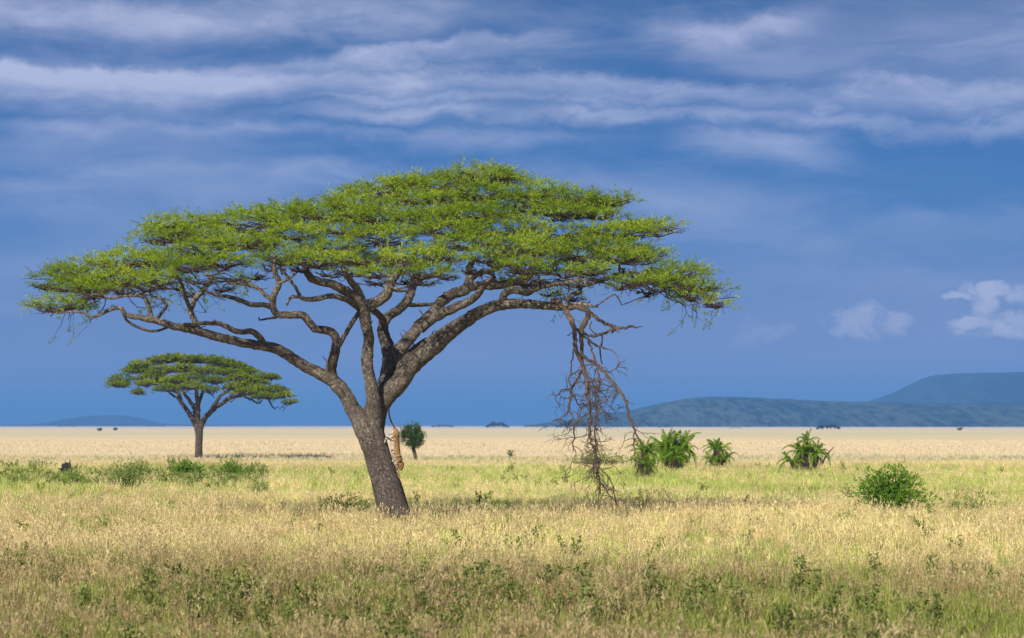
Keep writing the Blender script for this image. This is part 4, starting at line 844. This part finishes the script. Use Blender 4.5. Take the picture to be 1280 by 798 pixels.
# ------------------------------------------------------------ leopard climbing down the trunk
def leopard():
    Yl = D0-.15; k = Yl/F
    def Q(px, py, d=0.): return P(px, py, Yl+d)
    base = Q(490, 556)
    t = thing('leopard', 'spotted leopard climbing head first down the trunk of the large acacia', 'leopard', base)
    # joints: name -> (px, py, depth, radius m)
    J = {'hip': (493.6, 544, 0, .118), 'rump': (494.6, 539.2, 0, .075), 'waist': (493.8, 552, 0, .112), 'belly': (493.9, 560, 0, .118), 'chest': (495, 568.5, 0, .125), 'should': (497, 574.5, 0, .105),
         'neck': (499.8, 579, 0, .078), 'head': (501.6, 583, -.01, .072), 'muz1': (501.2, 587, -.02, .045), 'muz2': (500.6, 588.7, -.02, .034),
         't1': (493.4, 535.6, 0, .034), 't2': (491.6, 532, -.08, .027), 't3': (489.0, 527.3, -.2, .025), 't4': (487.2, 522, -.34, .024), 't5': (486.2, 517, -.42, .024), 't6': (486.2, 513, -.46, .025), 't7': (487.0, 509.2, -.48, .02),
         'hl1': (489.6, 546.5, -.10, .078), 'hl2': (486.8, 548.6, -.13, .052), 'hl3': (484.6, 546.4, -.13, .032), 'hl4': (482.6, 548.6, -.12, .028), 'hl5': (480.9, 552, -.11, .034), 'hl6': (481.2, 554.4, -.12, .024),
         'hr1': (490.4, 546, .10, .078), 'hr2': (487.6, 549.4, .12, .05), 'hr3': (485.2, 547.4, .12, .031), 'hr4': (483.4, 549.6, .11, .027), 'hr5': (482.2, 553, .10, .03),
         'fl1': (496.4, 577.5, -.09, .066), 'fl2': (495.6, 583, -.10, .045), 'fl3': (496.9, 589, -.10, .034), 'fl4': (498.2, 594.2, -.10, .028), 'fl5': (499.4, 597.4, -.10, .032), 'fl6': (500.1, 599.2, -.10, .02),
         'fr1': (492.8, 575, .08, .058), 'fr2': (489.8, 577.5, .09, .042), 'fr3': (488.2, 580.5, .09, .032), 'fr4': (488.7, 584, .08, .03), 'fr5': (489.7, 586, .07, .022)}
    E = [('waist', 'hip'), ('hip', 'rump'), ('rump', 't1'), ('t1', 't2'), ('t2', 't3'), ('t3', 't4'), ('t4', 't5'), ('t5', 't6'), ('t6', 't7'), ('waist', 'belly'), ('belly', 'chest'), ('chest', 'should'), ('should', 'neck'), ('neck', 'head'), ('head', 'muz1'), ('muz1', 'muz2'),
         ('hip', 'hl1'), ('hl1', 'hl2'), ('hl2', 'hl3'), ('hl3', 'hl4'), ('hl4', 'hl5'), ('hl5', 'hl6'), ('hip', 'hr1'), ('hr1', 'hr2'), ('hr2', 'hr3'), ('hr3', 'hr4'), ('hr4', 'hr5'),
         ('should', 'fl1'), ('fl1', 'fl2'), ('fl2', 'fl3'), ('fl3', 'fl4'), ('fl4', 'fl5'), ('fl5', 'fl6'), ('chest', 'fr1'), ('fr1', 'fr2'), ('fr2', 'fr3'), ('fr3', 'fr4'), ('fr4', 'fr5')]
    names = ['waist'] + [n for n in J if n != 'waist']; ix = {n: i for i, n in enumerate(names)}
    me = bpy.data.meshes.new('body'); me.from_pydata([tuple(Q(*J[n][:3])-base) for n in names], [(ix[a], ix[b]) for a, b in E], [])
    tmp = bpy.data.objects.new('body_skeleton', me); C.objects.link(tmp)
    md = tmp.modifiers.new('skin', 'SKIN'); md.use_smooth_shade = True
    for n in names:
        v = me.skin_vertices[0].data[ix[n]]; r_ = J[n][3]*(1.75 if n in ('hip', 'waist', 'belly', 'chest', 'should', 'neck', 'head', 'rump') else 1.2)
        v.radius = (r_, r_*(1.0 if n not in ('hip', 'waist', 'belly', 'chest', 'should') else .84)); v.use_root = (n == 'waist')
    tmp.modifiers.new('sub', 'SUBSURF').levels = 2
    dg = bpy.context.evaluated_depsgraph_get(); dg.update(); bm_ = bpy.data.meshes.new_from_object(tmp.evaluated_get(dg)); bm_.name = 'body'
    bpy.data.objects.remove(tmp)
    V = np.zeros(len(bm_.vertices)*3, np.float32); bm_.vertices.foreach_get('co', V); V = V.reshape(-1, 3)
    # how far toward the belly side (towards the trunk) each point lies: white under, gold over
    sp = np.array([Q(*J[n][:3])-base for n in ('t7', 't5', 't3', 't1', 'rump', 'hip', 'waist', 'belly', 'chest', 'should', 'neck', 'head', 'muz2')])
    o_ = np.argsort(sp[:, 2]); xs_ = np.interp(V[:, 2], sp[o_, 2], sp[o_, 0]); under = np.clip((xs_-V[:, 0])/.11, -1, 1)
    legz = Q(0, 579)[2]-base[2]; under = np.where(V[:, 2] < legz, np.clip((xs_-.03-V[:, 0])/.06, -1, .3), under)
    tail = np.clip((V[:, 2]-(Q(0, 534)[2]-base[2]))/.5, 0, 1)
    for nm, a in (('under', under), ('tailness', tail)):
        at = bm_.attributes.new(nm, 'FLOAT', 'POINT'); at.data.foreach_set('value', a.astype(np.float32))
    m, g = material('leopard_fur'); oc = g.n('ShaderNodeTexCoord').outputs['Object']
    un = g.n('ShaderNodeAttribute', attribute_name='under').outputs['Fac']; tl = g.n('ShaderNodeAttribute', attribute_name='tailness').outputs['Fac']
    col = g.mix(g.rng(un, .1, .75), (.30, .17, .05), (.44, .40, .34))
    col = g.mix(g.rng(tl, .0, .5, 0, .95), col, (.03, .025, .022))
    vo = g.n('ShaderNodeTexVoronoi', feature='F1'); g.put(vo.inputs['Vector'], oc); vo.inputs['Scale'].default_value = 19
    dd = vo.outputs['Distance']; nz = g.noise(oc, 60, 2)
    ring = g.rng(g.m('ADD', dd, g.m('MULTIPLY', nz, .15)), .50, .58, 1, 0)
    vo2 = g.n('ShaderNodeTexVoronoi', feature='F1'); g.put(vo2.inputs['Vector'], g.vm('MULTIPLY', oc, (.45, .8, 1.3))); vo2.inputs['Scale'].default_value = 15
    bars = g.rng(vo2.outputs['Distance'], .36, .50, 1, 0)
    spots = g.m('MAXIMUM', g.m('MULTIPLY', g.m('MULTIPLY', ring, g.rng(un, -.2, .4, 1, 0)), .85), g.m('MULTIPLY', bars, g.rng(un, .05, .35)))
    col = g.mix(g.m('MULTIPLY', spots, .9), col, (.022, .016, .012))
    b = g.n('ShaderNodeBsdfPrincipled'); g.put(b.inputs['Base Color'], col); b.inputs['Roughness'].default_value = .8; finish(m, g, b.outputs[0])
    bm_.materials.clear(); bm_.materials.append(m); obj('body', bm_, t)
    md_, g = material('leopard_ear'); b = g.n('ShaderNodeBsdfPrincipled'); b.inputs['Base Color'].default_value = (.06, .045, .03, 1); b.inputs['Roughness'].default_value = .8; finish(md_, g, b.outputs[0])
    me_, g = material('leopard_eye'); b = g.n('ShaderNodeBsdfPrincipled'); b.inputs['Base Color'].default_value = (.25, .20, .04, 1); b.inputs['Roughness'].default_value = .15; finish(me_, g, b.outputs[0])
    for (px_, py_, d) in ((503.6, 579.3, -.05), (504.3, 580.2, .05)):
        c0 = Q(px_, py_, d)-base; T = Tubes(); T.add(np.array([c0+[-.012, 0, -.012], c0+[.006, 0, .004], c0+[.018, 0, .012], c0+[.024, 0, .014]]), [.028, .028, .019, .006], 10); T.build('ear', md_, t)
    for d in (-.062, .04):
        c0 = Q(502.3, 585, d)-base; T = Tubes(); T.add(np.array([c0+[0, -.008*np.sign(-d), 0], c0, c0+[.0, .006*np.sign(d), 0]]), [.006, .009, .006], 8); T.build('eye', me_, t)
    c0 = Q(501.0, 587.9, -.02)-base; T = Tubes(); T.add(np.array([c0+[0, 0, .012], c0, c0-[0, 0, .006]]), [.010, .014, .008], 8); T.build('nose', md_, t)
leopard()

# ------------------------------------------------------------ air
def haze():
    me = bpy.data.meshes.new('haze'); x0, x1, y0, y1, z0, z1 = -27000, 27000, -900, 43000, -4, 240
    v = [(x, y, z) for z in (z0, z1) for y in (y0, y1) for x in (x0, x1)]
    me.from_pydata(v, [], [(0, 2, 3, 1), (4, 5, 7, 6), (0, 1, 5, 4), (2, 6, 7, 3), (0, 4, 6, 2), (1, 3, 7, 5)])
    m = bpy.data.materials.new('haze'); m.use_nodes = True; n = m.node_tree; n.nodes.clear()
    pv = n.nodes.new('ShaderNodeVolumePrincipled'); o = n.nodes.new('ShaderNodeOutputMaterial'); n.links.new(pv.outputs[0], o.inputs['Volume'])
    pv.inputs['Color'].default_value = (.17, .43, .88, 1); pv.inputs['Density'].default_value = 1.05e-4; pv.inputs['Anisotropy'].default_value = 0.0
    me.materials.append(m); obj('haze', me, kind='stuff')
haze()
